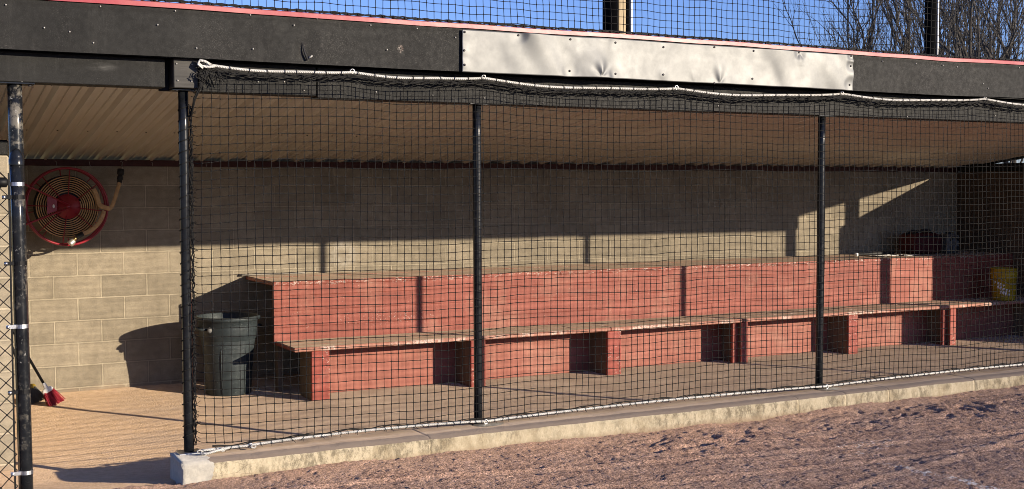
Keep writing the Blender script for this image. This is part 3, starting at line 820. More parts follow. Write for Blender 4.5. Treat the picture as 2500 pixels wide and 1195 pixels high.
def sign_d(x, z):
    # the sheet bellies out between its screws
    d = .012 * (1 + nz(x * 1.3, z * 2.2, 4.)) + .050 * nz(x * 2.3, z * 1.7, 14.) + .022 * nz(x * 4.6 + z * 2, z * 3.0, 2.)
    k = 1.0
    for (sx, sz) in scp: k = min(k, sstep(.0, .075, math.hypot(x - sx, (z - sz))))
    d *= k
    for ((cx_, cz_), ang, L, am) in creases:
        dx, dz = x - cx_, z - cz_; r = math.hypot(dx, dz)
        if r < L * 1.5:
            th = math.atan2(dz, dx) - ang
            while th > PI: th -= 2 * PI
            while th < -PI: th += 2 * PI
            fall = math.exp(-(r / L) ** 2) * min(1., r / .02)
            d += .8 * am * fall * (math.exp(-(th / .38) ** 2) - .6 * math.exp(-((abs(th) - .75) / .35) ** 2))
    d = .5 * (d + math.sqrt(d * d + .00025))
    # round bump over a bolt
    bx_, bz_ = px2(1618, 183); d += .004 * math.exp(-(math.hypot(x - bx_, z - bz_) / .045) ** 2)
    return d
def signf(u, v):
    x = lerp(X0, X1, u); zb = 2.598 + fz(x); zt = 2.876 + fz(x)
    z = lerp(zb, zt, v); return (x, SY - sign_d(x, z), z)
sp = MB().grid(signf, 380, 36).build('sheet', 'alu', sg, solid=.0015)
s2 = MB().lathe([(.0085, 0), (.0075, -.005), (.003, -.007), (.0001, -.007)], (0, 0, 0), 8, axis=1)
so_ = s2.build('screw', 'dark_screw', sg, local=True)
L_ = [Vector((x, SY - sign_d(x, z) - .0005, z)) for x, z in scp]
so_.location = L_[0] - world_loc(sg); copies(so_, sg, L_[1:])

# ------------------------------------------------------------------ nets
def net_geom(m, xs_, zs_, yfun, dxf, dzf, r, knot, xmin=None):
    P_ = [[None] * len(zs_) for _ in xs_]
    for i, x in enumerate(xs_):
        for j, z in enumerate(zs_):
            X = x + dxf(x, z, i, j); Z = z + dzf(x, z, i, j); P_[i][j] = (X, yfun(X, Z), Z)
    for i in range(len(xs_)): m.tube(P_[i], r, 3, False)
    for j in range(len(zs_)): m.tube([P_[i][j] for i in range(len(xs_))], r, 3, False)
    for row in P_:
        for p in row: m.octa(p, knot)
    return P_
clips_top = [(.585, 2.572), (1.51, 2.566), (2.437, 2.568), (4.008, 2.558), (5.607, 2.576), (7.22, 2.588), (8.8, 2.59), (10.4, 2.59), (11.5, 2.59)]
def rope_top(x):
    for (xa_, za_), (xb_, zb_) in zip(clips_top[:-1], clips_top[1:]):
        if xa_ <= x <= xb_:
            t = (x - xa_) / (xb_ - xa_); return lerp(za_, zb_, t) - .034 * min(1, (xb_ - xa_) / 1.5) * 4 * t * (1 - t) * (1.0 + .25 * math.sin(t * 7))
    return clips_top[0][1] if x < clips_top[0][0] else clips_top[-1][1]
NYF = -4.155
pn = thing('protective_net', (6, NYF, .23), 'black square mesh protective net hung on white rope across the dugout front', 'net')
def xg(x, z): return 0
net_xs = [.57 + i * .0518 for i in range(211)]
net_zs = [.275 + i * .0543 for i in range(42)]
def ny_(x, z): return NYF + .018 * nz(x * .9, z * .7, 3.) - .012 * math.sin((z - .25) / 2.3 * PI)
def ndx(x, z, i, j):
    edge = math.exp(-(x - .52) / .16)
    d = .010 * nz(x * 1.7, z * 1.1, 5.) + .0045 * nz(x * 9, z * 6, 8.)
    # pulled in towards the entrance post, and splayed out to the hook at the top corner
    return d - edge * .03 * math.sin((z - .25) / 2.25 * PI)
def ndz(x, z, i, j):
    d = .012 * nz(x * 1.1, z * 1.6, 17.) + .006 * nz(x * 8, z * 4, 19.)
    e = math.exp(-((x - .5) / .22)) * .03 * math.cos((z - .3) / 2.2 * PI)
    sag = -.008 * math.sin(x * 3.9)
    top = sstep(1.9, 2.5, z) * (rope_top(x) - 2.562) * .9
    return d + e + sag + top
m = MB()
NP = net_geom(m, net_xs, net_zs, ny_, ndx, ndz, .0024, .0068)
for p in NP[0]:
    m.tube([(.517, -4.085, p[2] + .012 * nz(p[2] * 20, 77.) + .006), ((p[0] + .517) / 2, (p[1] - 4.085) / 2, p[2] - .003), p], .0021, 3, False)
m.build('netting', 'net', pn)
# frayed hem under the top rope and above the bottom rope
m = MB()
for q in range(4):
    pts = []
    x = .55
    while x < 11.45:
        pts.append((x, NYF - .010 + .010 * nz(x * 9, q * 3.), rope_top(x) - .018 - .008 * q * .6 + .010 * nz(x * 14, q * 5. + 2) + .004 * math.sin(x * 60 + q))); x += .022
    m.tube(pts, .0038, 4, False)
for i in range(380):
    x = random.uniform(.57, 11.4); z = rope_top(x) - random.uniform(.012, .04)
    a = random.uniform(-1, 1)
    m.tube([(x, NYF - .012, z), (x + a * .015, NYF - .02, z - random.uniform(.0, .014)), (x + a * .028, NYF - .016, z - random.uniform(-.01, .03))], .0018, 3, False)
# lashings round the rope
x = .62
while x < 11.45:
    z = rope_top(x); t = random.uniform(-.006, .006)
    m.tube([(x + t * math.sin(a), NYF - .012 + .0135 * math.cos(a), z + .0135 * math.sin(a)) for a in [2 * PI * k / 8 for k in range(8)]], .0024, 4, False, close=True)
    x += random.choice((.075, .10, .11, .115, .12))
m.build('top_hem', 'net', pn)
clips_bot = [(.55, .252), (.83, .253), (2.45, .251), (5.49, .250), (8.6, .25), (11.4, .25)]
def rope_bot(x):
    for (xa_, za_), (xb_, zb_) in zip(clips_bot[:-1], clips_bot[1:]):
        if xa_ <= x <= xb_:
            t = (x - xa_) / (xb_ - xa_); return lerp(za_, zb_, t) + (.020 if xb_ - xa_ > 1 else 0) * math.sin(t * PI) ** .7
    return .25
m = MB(); x = .60
for q in range(2):
    pts = []; x = .6
    while x < 11.4:
        ph = x * 2 * PI / .30; pts.append((x, NYF + .008 + .004 * math.sin(ph), rope_bot(x) + .013 + .008 * math.cos(ph + q * 1.4) + .003 * nz(x * 20, q))); x += .018
    m.tube(pts, .0042, 4, False)
x = .62
while x < 11.4:
    z = rope_bot(x); t = random.uniform(-.012, .012)
    m.tube([(x + t * math.sin(a), NYF + .011 * math.cos(a), z + .0125 * math.sin(a)) for a in [2 * PI * k / 7 for k in range(7)]], .0022, 3, False, close=True)
    if random.random() < .5: m.tube([(x, NYF - .012, z), (x + random.uniform(-.01, .02), NYF - .018, z - .02)], .0016, 3, False)
    x += random.uniform(.04, .075)
m.build('bottom_hem', 'net', pn)
def rope_pts(f, x0, x1, y, st):
    o = []; x = x0
    while x < x1: o.append((x, y, f(x))); x += st
    return o
m = MB(); pts = rope_pts(rope_top, .585, 11.5, NYF - .012, .03)
m.tube(pts, .0088, 8)
# the bight at the hook and the knot
h = Vector((.585, NYF - .012, 2.572))
m.tube([(h.x + .03, h.y - .01, h.z - .002), (h.x - .005, h.y - .016, h.z + .016), (h.x - .035, h.y - .018, h.z + .022), (h.x - .045, h.y - .012, h.z + .006), (h.x - .025, h.y - .012, h.z - .012), (h.x + .01, h.y - .02, h.z - .018), (h.x + .05, h.y - .014, h.z - .010)], .0085, 7)
m.tube([(h.x - .04, h.y - .02, h.z + .016), (h.x - .05, h.y - .02, h.z - .004), (h.x - .02, h.y - .02, h.z - .026)], .006, 6)
tr = m.build('top_rope', 'rope', pn)
m = MB(); m.tube(rope_pts(rope_bot, .53, 11.4, NYF, .03), .0082, 8)
m.tube([(.52, NYF - .02, .238), (.56, NYF - .03, .236), (.62, NYF - .02, .246), (.70, NYF - .012, .255)], .008, 7)
for x in (.515, .655, .845):
    m.tube([(x + .014 * math.cos(a), NYF - .02, .249 + .010 * math.sin(a)) for a in [2 * PI * k / 10 for k in range(10)]], .0045, 6, close=True)
m.build('bottom_rope', 'rope', pn)
# eye bolts holding the ropes
ring = [(.014 * math.cos(2 * PI * k / 12), 0, .014 * math.sin(2 * PI * k / 12)) for k in range(12)]
cm = MB().tube(ring, .004, 6, close=True); cm.tube([(0, 0, .014), (0, .05, .016)], .004, 6)
c1 = cm.build('eye_bolt', 'steel', pn, local=True)
locs = [Vector((x, NYF - .014, z + .006)) for x, z in clips_top[1:-1]] + [Vector((x, NYF - .002, z - .002)) for x, z in clips_bot[1:-1]]
c1.location = locs[0] - world_loc(pn); copies(c1, pn, locs[1:])
# black snap hook and bunched cord at the top corner
m = MB(); m.tube([(.54, NYF - .005, 2.562), (.548, NYF - .02, 2.574), (.575, NYF - .02, 2.575), (.582, NYF - .02, 2.558), (.57, NYF - .01, 2.545), (.55, NYF - .01, 2.548)], .008, 6)
for q in range(9):
    o = lambda k: .013 * nz(q * 1.7, k * 3.1)
    m.tube([(.615 - .008 * q + o(1), NYF - .012 + o(2), 2.552 - .004 * q), (.585 - .004 * q + o(3), NYF - .02, 2.50 + o(4)), (.557 + o(5), NYF - .01, 2.44 + o(6)), (.53 + o(7), NYF + .03, 2.37 + o(8)), (.515 + o(9) * .5, NYF + .06, 2.27)], .0052, 4)
for q in range(26):
    x = .53 + .006 * q; z = 2.54 - .03 * random.random()
    m.tube([(x, NYF - .015, z), (x + random.uniform(-.03, .03), NYF - .03, z - random.uniform(.0, .05)), (x + random.uniform(-.03, .04), NYF - .02, z - random.uniform(.02, .07))], .0028, 4, False)
m.build('corner_cord', 'net', pn)
# lacing wound round the entrance post
m = MB(); pts = []
z = .29
ph = 0.
while z < 2.36:
    ph = (z - .29) / .066 * 2 * PI
    rr = .0345 + .003 * nz(z * 30, 2.)
    pts.append((.480 + rr * math.cos(ph) , -4.045 + rr * math.sin(ph), z + .012 * nz(z * 6, 3.))); z += .0055
m.tube(pts, .0028, 4, False)
for q in range(5):
    pts = []; z = .27
    while z < 2.33:
        pts.append((.515 + .012 * nz(z * 11, q * 4.) + .006 * math.sin(z * 70 + q * 2) , -4.075 + .014 * nz(z * 9, q * 7. + 1), z)); z += .014
    m.tube(pts, .0030, 4, False)
for i in range(70):
    z = random.uniform(.3, 2.3); a = random.uniform(-1.2, 1.2); r_ = random.uniform(.3, 1)
    m.tube([(.515, -4.085, z), (.522 + .01 * r_, -4.09, z + a * .012), (.528 + .018 * r_, -4.09, z + a * .02)], .0016, 3, False)
m.build('side_lacing', 'net', pn)

# taller net standing above the roof edge
UY = -4.20
un = thing('backstop_net', (6, UY, 2.92), 'tall black net rising from the red roof edge against the blue sky', 'net')
m = MB()
uxs = [.05 + i * .0505 for i in range(236)]; uzs = [2.935 + i * .0535 for i in range(30)]
def slack(x): return .5 + .5 * math.sin(x * 1.35 + .8) + .3 * nz(x * .7, 55.)
net_geom(m, uxs, uzs, lambda x, z: UY + .05 * nz(x * .6, z * .6, 40.) + .02,
         lambda x, z, i, j: .014 * nz(x * 1.1, z * 2.2, 41.) + .005 * nz(x * 8, z * 7, 42.),
         lambda x, z, i, j: .012 * nz(x * 5, z * 3, 43.) + .05 * nz(x * .55, z * .9, 44.) * sstep(2.93, 3.2, z) - .02 * slack(x) * sstep(2.93, 3.1, z) + fz(x) * (1 - sstep(2.9, 3.3, z)), .0026, .0068)
m.build('netting', 'net', un)
m = MB()
for q in range(3):
    pts = []; x = -.2
    while x < 11.7:
        pts.append((x, FY - .002 + .006 * nz(x * 12, q), 2.924 + fz(x) + .004 * q + .005 * nz(x * 9, q * 3. + 60) + .003 * math.sin(x * 80 + q * 2))); x += .022
    m.tube(pts, .0045, 5, False)
x = 0.
while x < 11.6:
    m.ball((x, FY - .006, 2.926 + fz(x)), random.uniform(.006, .010), 6); x += random.uniform(.05, .09)
m.build('edge_cord', 'net', un)

# ------------------------------------------------------------------ poles behind the roof
wp = thing('utility_pole', (6.655, .8, -.2), 'weathered round wooden pole with painted shaded side and conduit behind the roof', 'pole')
m = MB(); m.tube([(6.655, .8, lerp(-.2, 9.5, t / 12)) for t in range(13)], [lerp(.15, .125, t / 12) for t in range(13)], 24)
m.build('pole', 'pole_wood', wp)
m = MB(); m.grid(lambda u, v: (6.655 + .155 * math.cos(lerp(PI * .98, PI * 1.43, u)), .8 + .155 * math.sin(lerp(PI * .98, PI * 1.43, u)), lerp(.1, 9.4, v)), 14, 4)  # added dark shell, stands in for shade on the pole's left side
m.build('pole_shade_shell', 'matte_black', wp, solid=.008)
MB().tube([(6.80, .735, .0), (6.80, .735, 9.3)], .030, 10).build('cable', 'matte_black', wp)
MB().tube([(6.855, .735, .0), (6.855, .735, 9.3)], .016, 10).build('conduit', 'white', wp)
sp_ = thing('steel_pole', (11.9, .8, -.2), 'slim black steel net pole with a white line in front of the trees', 'pole')
MB().tube([(11.895, .8, -.2), (11.895, .8, 9.5)], .082, 20).build('pole', 'matte_black', sp_)
MB().tube([(11.995, .765, 0), (11.995, .765, 9.4)], .016, 10).build('white_line', 'white', sp_)

# ------------------------------------------------------------------ chain link fence at the left
cf = thing('chain_link_fence', (-.47, -4.16, .05), 'black chain link fence with dome capped end post left of the dugout entrance', 'fence')
fx = -.4715
fo = MB()
fo.tube([(fx + .018 * (1 - t / 6), -4.16, lerp(.0, 1.985, t / 6)) for t in range(7)], .0355, 20); fpost = fo.build('end_post', 'pipe_fence', cf)
MB().lathe([(.041, 1.965), (.0415, 1.995), (.038, 2.0), (.0375, 2.012), (.031, 2.032), (.018, 2.05), (.006, 2.058), (.0001, 2.059)], (fx, -4.16, 0), 20).build('dome_cap', 'pipe', fpost)
def zpx(v): return onY(40, v, -4.16).z
for v, mt, bolt_ in ((450, 'steel', False), (482, 'wire', True), (643, 'wire', True), (797, 'steel', True), (957, 'wire', True), (1155, 'steel', True)):
    z = zpx(v); xx = fx + .018 * (1 - z / 1.985)
    mm = MB().lathe([(.0365, z - .011), (.0385, z - .011), (.0385, z + .011), (.0365, z + .011)], (xx, -4.16, 0), 20, sm=False)
    if bolt_: mm.box(xx - .082, xx - .03, -4.185, -4.178, z - .011, z + .011, bev=.001)
    b = mm.build('tension_band', mt, cf)
    if bolt_: MB().lathe([(.010, -.012), (.0095, -.018), (.005, -.022), (.0001, -.023)], (xx - .072, -4.172, z), 10, axis=1).build('bolt', 'steel', b)
MB().box(fx - .054 + .006, fx - .044 + .006, -4.172, -4.168, .06, 1.92, bev=.001).build('tension_bar', 'wire', cf)
MB().tube([(-2.2, -4.16, 1.868), (fx - .07, -4.16, 1.868)], .021, 12).build('top_rail', 'pipe_fence', cf)
MB().lathe([(.026, fx - .10), (.028, fx - .09), (.028, fx - .055), (.012, fx - .045), (.0001, fx - .044)], (0, -4.16, 1.868), 12, axis=0).build('rail_end', 'wire', cf)
m = MB(); pz = .0905; hw = .0445
for k in range(36):
    xk = fx - .046 - k * hw; pts = []
    nseg = int((1.935 - .07) / (pz / 2))
    for j in range(nseg + 1):
        side = (j + k) % 2
        X = xk - (hw if side else 0)
        Y = -4.17 + (.003 if side == 0 else -.003)
        pts.append((X + .018 * (1 - j / nseg), Y, .07 + j * pz / 2))
    m.tube(pts, .0038, 5, True)
m.build('chain_mesh', 'wire', cf)
MB().tube([(-2.2, -4.16, 0), (-2.2, -4.16, 1.98)], .03, 14).build('line_post', 'pipe_fence', cf)

# ------------------------------------------------------------------ hose reel on the wall
RY = -.36
rc = onY(165, 505, RY); RR = .335
hr = thing('hose_reel', (rc.x, -.02, rc.z), 'red wire wheel hose reel mounted on the shaded block wall', 'hose reel')
m = MB(); m.tube([(rc.x + RR * math.cos(2 * PI * k / 48), RY, rc.z + RR * math.sin(2 * PI * k / 48)) for k in range(48)], .0105, 8, close=True)
m.build('rim', 'reel_red', hr)
m = MB(); m.tube([(rc.x + RR * math.cos(2 * PI * k / 48), RY + .13, rc.z + RR * math.sin(2 * PI * k / 48)) for k in range(48)], .0105, 8, close=True)
m.build('rim', 'reel_red', hr)
for ang in (86, 128, 178, 222, 262, 318, 352, 38):
    a = math.radians(ang)
    MB().tube([(rc.x + .08 * math.cos(a), RY - .012, rc.z + .08 * math.sin(a)), (rc.x + RR * math.cos(a), RY, rc.z + RR * math.sin(a))], .0048, 6).build('spoke', 'reel_red', hr)
    MB().tube([(rc.x + .08 * math.cos(a + .2), RY + .13, rc.z + .08 * math.sin(a + .2)), (rc.x + RR * math.cos(a + .2), RY + .13, rc.z + RR * math.sin(a + .2))], .0048, 6).build('spoke', 'reel_red', hr)
m = MB().lathe([(.0001, RY - .030), (.022, RY - .030), (.024, RY - .022), (.052, RY - .022), (.056, RY - .016), (.076, RY - .016), (.08, RY - .010), (.106, RY - .008), (.108, RY), (.108, RY + .12)], (rc.x, 0, rc.z), 36, axis=1)
m.build('hub', 'reel_red', hr)
for (u, v) in ((66, 453), (64, 548)):
    p = onY(u, v, RY - .02)
    q = (rc.x + .012, RY - .028, rc.z + (.01 if v < 500 else -.01)); d = Vector(p) - Vector(q)
    e = Vector(q) + d * 1.55
    MB().tube([q, tuple(p), (e.x, e.y, e.z), (-.408, e.y + .02, e.z)], .0088, 8).build('arm', 'reel_red', hr)
g1 = onY(115, 480, RY - .028); g2 = onY(139, 487, RY - .028); g3 = onY(139, 515, RY - .028); g4 = onY(115, 524, RY - .028)
m = MB(); m.quad(tuple(g1), tuple(g4), tuple(g3), tuple(g2)); gp_ = m.build('gusset_plate', 'reel_red', hr, solid=.004)
lo_ = onY(131, 504, RY - .032)
m = MB(); m.grid(lambda u, v: (lo_.x + v * .009 * math.cos(u * 2 * PI), RY - .032, lo_.z + v * .017 * math.sin(u * 2 * PI)), 18, 2); m.build('badge', 'white', gp_)
m = MB(); m.lathe([(.0001, RY + .13), (.1, RY + .13), (.1, -.10), (.03, -.09), (.03, -.002)], (rc.x, 0, rc.z), 24, axis=1); m.build('backplate', 'reel_red', hr)
MB().lathe([(.108, RY + .055), (.272, RY + .055), (.274, RY + .06), (.272, RY + .066), (.108, RY + .066)], (rc.x, 0, rc.z), 40, axis=1).build('gap_shade_disc', 'hose_black', hr)  # added dark disc, stands in for the shade between the hose turns

hs = thing('flat_hose', (rc.x, RY, rc.z - .26), 'tan flat hose coiled on the red reel with couplings', 'hose')
# spiral ribbon
m = MB(); turns = 8.5; N = 440; r0, r1 = .115, .268; th = .0036; wd = .030
prev = None
for i in range(N + 1):
    t = i / N; a = -t * turns * 2 * PI + .4; r = lerp(r0, r1, t) + .003 * nz(t * 60, 3.) + (.006 * nz(math.cos(a) * 1.5, math.sin(a) * 1.5) * t)
    c, s = math.cos(a), math.sin(a); row = []
    yy = .012 + .004 * nz(t * 25, 9.)
    for (dr, dy) in ((-th, 0), (th, 0), (th, wd), (-th, wd)):
        m.v.append((rc.x + (r + dr) * c, RY + yy + dy, rc.z + (r + dr) * s))
    if i:
        b = (i - 1) * 4
        for k in range(4):
            k2 = (k + 1) % 4; m.f.append((b + k, b + k2, b + 4 + k2, b + 4 + k)); m.mi.append(0); m.sm.append(False)
m.build('coil', 'hose', hs, recalc=True)
def ribbon(pts, w_, t_, name, parent):
    m = MB(); P3 = [Vector(p) for p in pts]
    # smooth the line
    S = []
    for i in range(len(P3) - 1):
        p0, p1, p2, p3 = P3[max(i - 1, 0)], P3[i], P3[i + 1], P3[min(i + 2, len(P3) - 1)]
        for k in range(6):
            t = k / 6; S.append(.5 * ((2 * p1) + (p2 - p0) * t + (2 * p0 - 5 * p1 + 4 * p2 - p3) * t * t + (3 * p1 - p0 - 3 * p2 + p3) * t ** 3))
    S.append(P3[-1]); n = 10
    for i, p in enumerate(S):
        t = (S[min(i + 1, len(S) - 1)] - S[max(i - 1, 0)]).normalized(); sd = t.cross(Vector((0, 1, 0))).normalized(); ud = sd.cross(t)
        for k in range(n):
            a = 2 * PI * k / n; q = p + sd * math.cos(a) * w_ + ud * math.sin(a) * t_; m.v.append((q.x, q.y, q.z))
        if i:
            b = (i - 1) * n
            for k in range(n):
                k2 = (k + 1) % n; m.f.append((b + k, b + k2, b + n + k2, b + n + k)); m.mi.append(0); m.sm.append(True)
    return m.build(name, 'hose', parent, recalc=True)
P_ = lambda u, v, y: tuple(onY(u, v, y))
ribbon([P_(228, 462, RY + .03), P_(237, 480, RY + .01), P_(243, 500, RY - .02), P_(256, 507, RY - .035), P_(268, 510, RY - .03)], .020, .006, 'hose_tail', hs)
ribbon([P_(262, 512, RY - .02), P_(272, 506, RY - .03), P_(280, 487, RY), P_(287, 463, RY + .08), P_(292, 447, RY + .14)], .017, .007, 'hose_tail', hs)
ribbon([P_(254, 516, RY + .0), P_(248, 533, RY - .02), P_(236, 551, RY - .04), P_(218, 565, RY - .05), P_(201, 571, RY - .06)], .019, .011, 'hose_tail', hs)
cy0 = RY + .16
cp1 = MB(); a, b = Vector(P_(292, 446, cy0)), Vector(P_(295, 414, cy0 + .03))
d = b - a
cp1.tube([tuple(a), tuple(a + d * .2), tuple(a + d * .22), tuple(a + d * .45), tuple(a + d * .47), tuple(a + d * .6), tuple(a + d * .62), tuple(a + d)], [.022, .022, .026, .026, .021, .021, .030, .030], 14)
cp1.build('coupling', 'hose_black', hs)
hk = MB(); t0 = Vector(P_(296, 414, cy0 + .03)); t1 = Vector(P_(299, 397, -.05))
hk.tube([tuple(t0), tuple(t0 + Vector((.012, .0, .02))), tuple(lerp(t0, t1, .5)), tuple(t1), tuple(t1 + Vector((-.012, 0, .012))), tuple(t1 + Vector((-.02, .02, .0)))], .0042, 6)
hk.build('hanger_hook', 'pale_nail', hs)
yn = RY - .07
a, b = Vector(P_(202, 571, yn)), Vector(P_(186, 580, yn - .01)); MB().tube([tuple(a), tuple(b)], .023, 14).build('cuff', 'hose_black', hs)
c = Vector(P_(181, 587, yn - .015)); MB().tube([tuple(b), tuple(c)], .0135, 12).build('nozzle_neck', 'brass', hs)
d = Vector(P_(170, 597, yn - .02)); m = MB(); dd = d - c
m.tube([tuple(c), tuple(c + dd * .2), tuple(c + dd * .8), tuple(d)], [.019, .026, .029, .028], 16); m.tube([tuple(c + dd * .93), tuple(d + dd * .03)], .016, 12)
m.build('nozzle', 'cast_metal', hs)

# ------------------------------------------------------------------ trash can
tx, ty = 1.585, -.70
tc = thing('trash_can', (tx, ty, 0), 'round grey green plastic trash can standing left of the bench', 'trash can')
prof = [(.0001, .012), (.182, .012), (.192, .0), (.200, .012), (.216, .30), (.229, .48), (.235, .488), (.249, .50), (.256, .60), (.260, .66), (.272, .664), (.284, .672), (.288, .688), (.284, .702), (.272, .704), (.264, .696), (.252, .60), (.236, .48), (.214, .30), (.18, .03), (.0001, .03)]
m = MB().lathe(prof, (tx, ty, 0), 48); m.build('body', 'can', tc)
va = math.atan2(CAM.y - ty, CAM.x - tx)
def rad(z): return lerp(.200, .229, (z - .012) / .468)
m = MB()
def onb(da, z, off=.002): r = rad(z) + off; return (tx + r * math.cos(va + da), ty + r * math.sin(va + da), z)
a0, a1 = math.radians(-16), math.radians(42)
m.tube([onb(a0, .02)] + [onb(a0, z) for z in (.1, .2, .3, .4)] + [onb(a0, .42)] + [onb(lerp(a0, a1, k / 8), .425) for k in range(9)] + [onb(a1, .42)] + [onb(a1, z) for z in (.4, .3, .2, .1)] + [onb(a1, .02)], .0042, 6)
m.build('moulded_panel', 'can', tc)
for da in (-62, 118):
    a = va + math.radians(da); r = .255
    m = MB()
    ca, sa = math.cos(a), math.sin(a); T = Vector((-sa, ca, 0)); O = Vector((ca, sa, 0)); c0 = Vector((tx, ty, .60)) + O * .245
    pts = [c0 - T * .075, c0 - T * .07 + O * .045, c0 + O * .055, c0 + T * .07 + O * .045, c0 + T * .075]
    m.tube([tuple(p + Vector((0, 0, .0))) for p in pts], .013, 8)
    m.build('handle', 'can', tc)
a = va - .63
m = MB().ball((tx + .268 * math.cos(a), ty + .268 * math.sin(a), .595), .022, 12, (1, 1, 1.2)); m.build('handle_boss', 'grey_plastic', tc)

# ------------------------------------------------------------------ brooms leaning in the corner
def broom(loc, foot, head_w, ang, bristle, cap, lean_to, handle, label, ferr):
    b = thing('broom', loc, label, 'broom', 'brooms by the left end wall')
    L = Vector(loc); hd = (Vector(lean_to) - L).normalized()
    sd = Vector((math.cos(ang), math.sin(ang), 0)); sd = (sd - hd * sd.dot(hd)).normalized(); dp = hd.cross(sd)
    m = MB()
    N = 260
    for i in range(N):
        s = random.uniform(-1, 1); q = random.uniform(-1, 1)
        top = L + hd * .135 + sd * s * head_w * .62 + dp * q * .02
        fl = random.uniform(.9, 1.15)
        bot = L + sd * (s * head_w * fl + foot * .02) + dp * q * .045 + hd * random.uniform(-.004, .02)
        bot.z = max(bot.z, .004)
        mid = (top + bot) / 2 + sd * random.uniform(-.006, .006)
        m.tube([tuple(top), tuple(mid), tuple(bot)], [.0034, .003, .0022], 3, False)
    m.build('bristles', bristle, b)
    m = MB(); c = L + hd * .142
    def capf(u, v):
        a = u * 2 * PI; k = [(.0, -.015), (1., -.015), (1.03, .0), (.9, .018), (.3, .03), (.0, .03)][int(round(v * 5))]
        p = c + sd * (math.cos(a) * head_w * .68 * k[0]) + dp * (math.sin(a) * .028 * k[0]) + hd * k[1]; return tuple(p)
    m.grid(capf, 20, 5); m.build('cap', cap, b)
    p0 = L + hd * .165; MB().tube([tuple(p0), tuple(p0 + hd * .05)], [.019, .015], 12).build('ferrule', ferr, b)
    MB().tube([tuple(p0 + hd * .048), tuple(L + hd * ((Vector(lean_to) - L).length))], .0115, 10).build('handle', handle, b)
    return b
h0 = CAM + ray(137, 990) * ((0.0 - CAM.z) / ray(137, 990).z)
hp1 = onY(75, 866, h0.y + .03)
hl = Vector((h0.x, h0.y, .004)); dirn = (Vector(hp1) - Vector(onY(121, 945, h0.y)))
broom(tuple(hl), .2, .072, .25, 'bristle_red', 'white', tuple(hl + dirn.normalized() * 1.15), 'wire', 'red bristled broom with white cap and black handle by the gate post', 'white')
h1 = CAM + ray(86, 992) * ((0.0 - CAM.z) / ray(86, 992).z)
hl = Vector((h1.x, h1.y + .12, .004))
broom(tuple(hl), .4, .10, .15, 'bristle_grey', 'yellow', (hl.x - .34, hl.y + .30, 1.1), 'wire', 'grey bristled broom with yellow cap half hidden behind the gate post', 'yellow')

# ------------------------------------------------------------------ things on the bench
MB2 = MB().box(1.89, 2.52, -.052, -.016, 1.009, 1.024, bev=.003)
tag(MB2.build('wood_slat', 'slat'), 'thin grey wooden slat lying on the bench top against the wall', 'slat')
bk = thing('plastic_bucket', (10.70, -1.22, .472), 'yellow plastic bucket with white lettering on the shaded right end of the seat', 'bucket')
_p = CAM + ray(2450, 733) * ((.472 - CAM.z) / ray(2450, 733).z); c_ = (_p.x, _p.y, 0); print('bucket', c_); bk.location = (_p.x, _p.y, .472)
m = MB().lathe([(.0001, .476), (.118, .476), (.128, .474), (.132, .49), (.145, .74), (.153, .742), (.155, .75), (.150, .756), (.152, .775), (.158, .778), (.158, .79), (.150, .845), (.158, .848), (.159, .86), (.150, .862), (.147, .85), (.13, .5), (.0001, .49)], c_, 40)
m.build('body', 'bucket', bk)
vb = math.atan2(CAM.y - c_[1], CAM.x - c_[0])
def onk(da, z): r = lerp(.132, .146, (z - .49) / .25) + .0015; return (c_[0] + r * math.cos(vb + da), c_[1] + r * math.sin(vb + da), z)
# three slanted lines of worn stencil letters, too worn to be read
m = MB()
random.seed(3)
for row in range(3):
    da = -.78 + .22 * row
    for L in range(4 + (row == 1)):
        z = .70 - row * .058 - L * .012 + .02; w_ = .15
        for st_ in range(3):
            p0 = onk(da + st_ * .05, z - .045 + random.uniform(0, .01)); p1 = onk(da + .05 + st_ * .05, z - random.uniform(0, .012))
            if st_ == 1 or random.random() < .8: m.tube([p0, p1], .006, 4)
        m.tube([onk(da + .04, z - .02), onk(da + .16, z - .026)], .0045, 4)
        da += .23
m.build('lettering', 'white', bk)
m = MB(); m.tube([(c_[0] + .16 * math.cos(t), c_[1] - .16 * abs(math.sin(t)) * .9, .80 - .13 * math.sin(t)) for t in [PI * k / 14 for k in range(15)]], .0025, 5); m.build('bail', 'pale_nail', bk)
bg_ = thing('gear_bag', (10.46, -.42, 1.005), 'dark maroon gear bag on the shaded end of the upper bench', 'bag')
def bagf(u, v):
    a = u * 2 * PI; b = -PI / 2 + v * PI
    e = lambda t, p: math.copysign(abs(t) ** p, t)
    x = e(math.cos(b), .35) * e(math.cos(a), .4); y = e(math.cos(b), .35) * e(math.sin(a), .4); z = e(math.sin(b), .45)
    k = 1 + .04 * nz(x * 2, y * 2, z * 2)
    return (10.46 + .25 * x * k, -.42 + .17 * y * k, 1.14 + .132 * z * k + .012 * nz(x * 2, y * 3, 8.))
MB().grid(bagf, 40, 20).build('bag_body', 'maroon', bg_)
m = MB(); m.tube([(10.28, -.46, 1.26), (10.34, -.50, 1.30), (10.45, -.5, 1.315), (10.56, -.47, 1.30), (10.63, -.44, 1.262)], .014, 6); m.tube([(10.22, -.40, 1.25), (10.36, -.36, 1.30), (10.5, -.35, 1.29), (10.66, -.38, 1.27)], .012, 6)
m.build('strap', 'black_fabric', bg_)
MB().box(10.23, 10.69, -.602, -.592, 1.225, 1.238, bev=.002).build('zip', 'black_fabric', bg_)
jg = thing('water_jug', (10.86, -.50, 1.005), 'grey boxy jug with dark handle recess beside the maroon bag', 'jug')
m = MB().box(10.75, 10.97, -.60, -.40, 1.007, 1.25, bev=.03); m.build('jug_body', 'grey_plastic', jg)
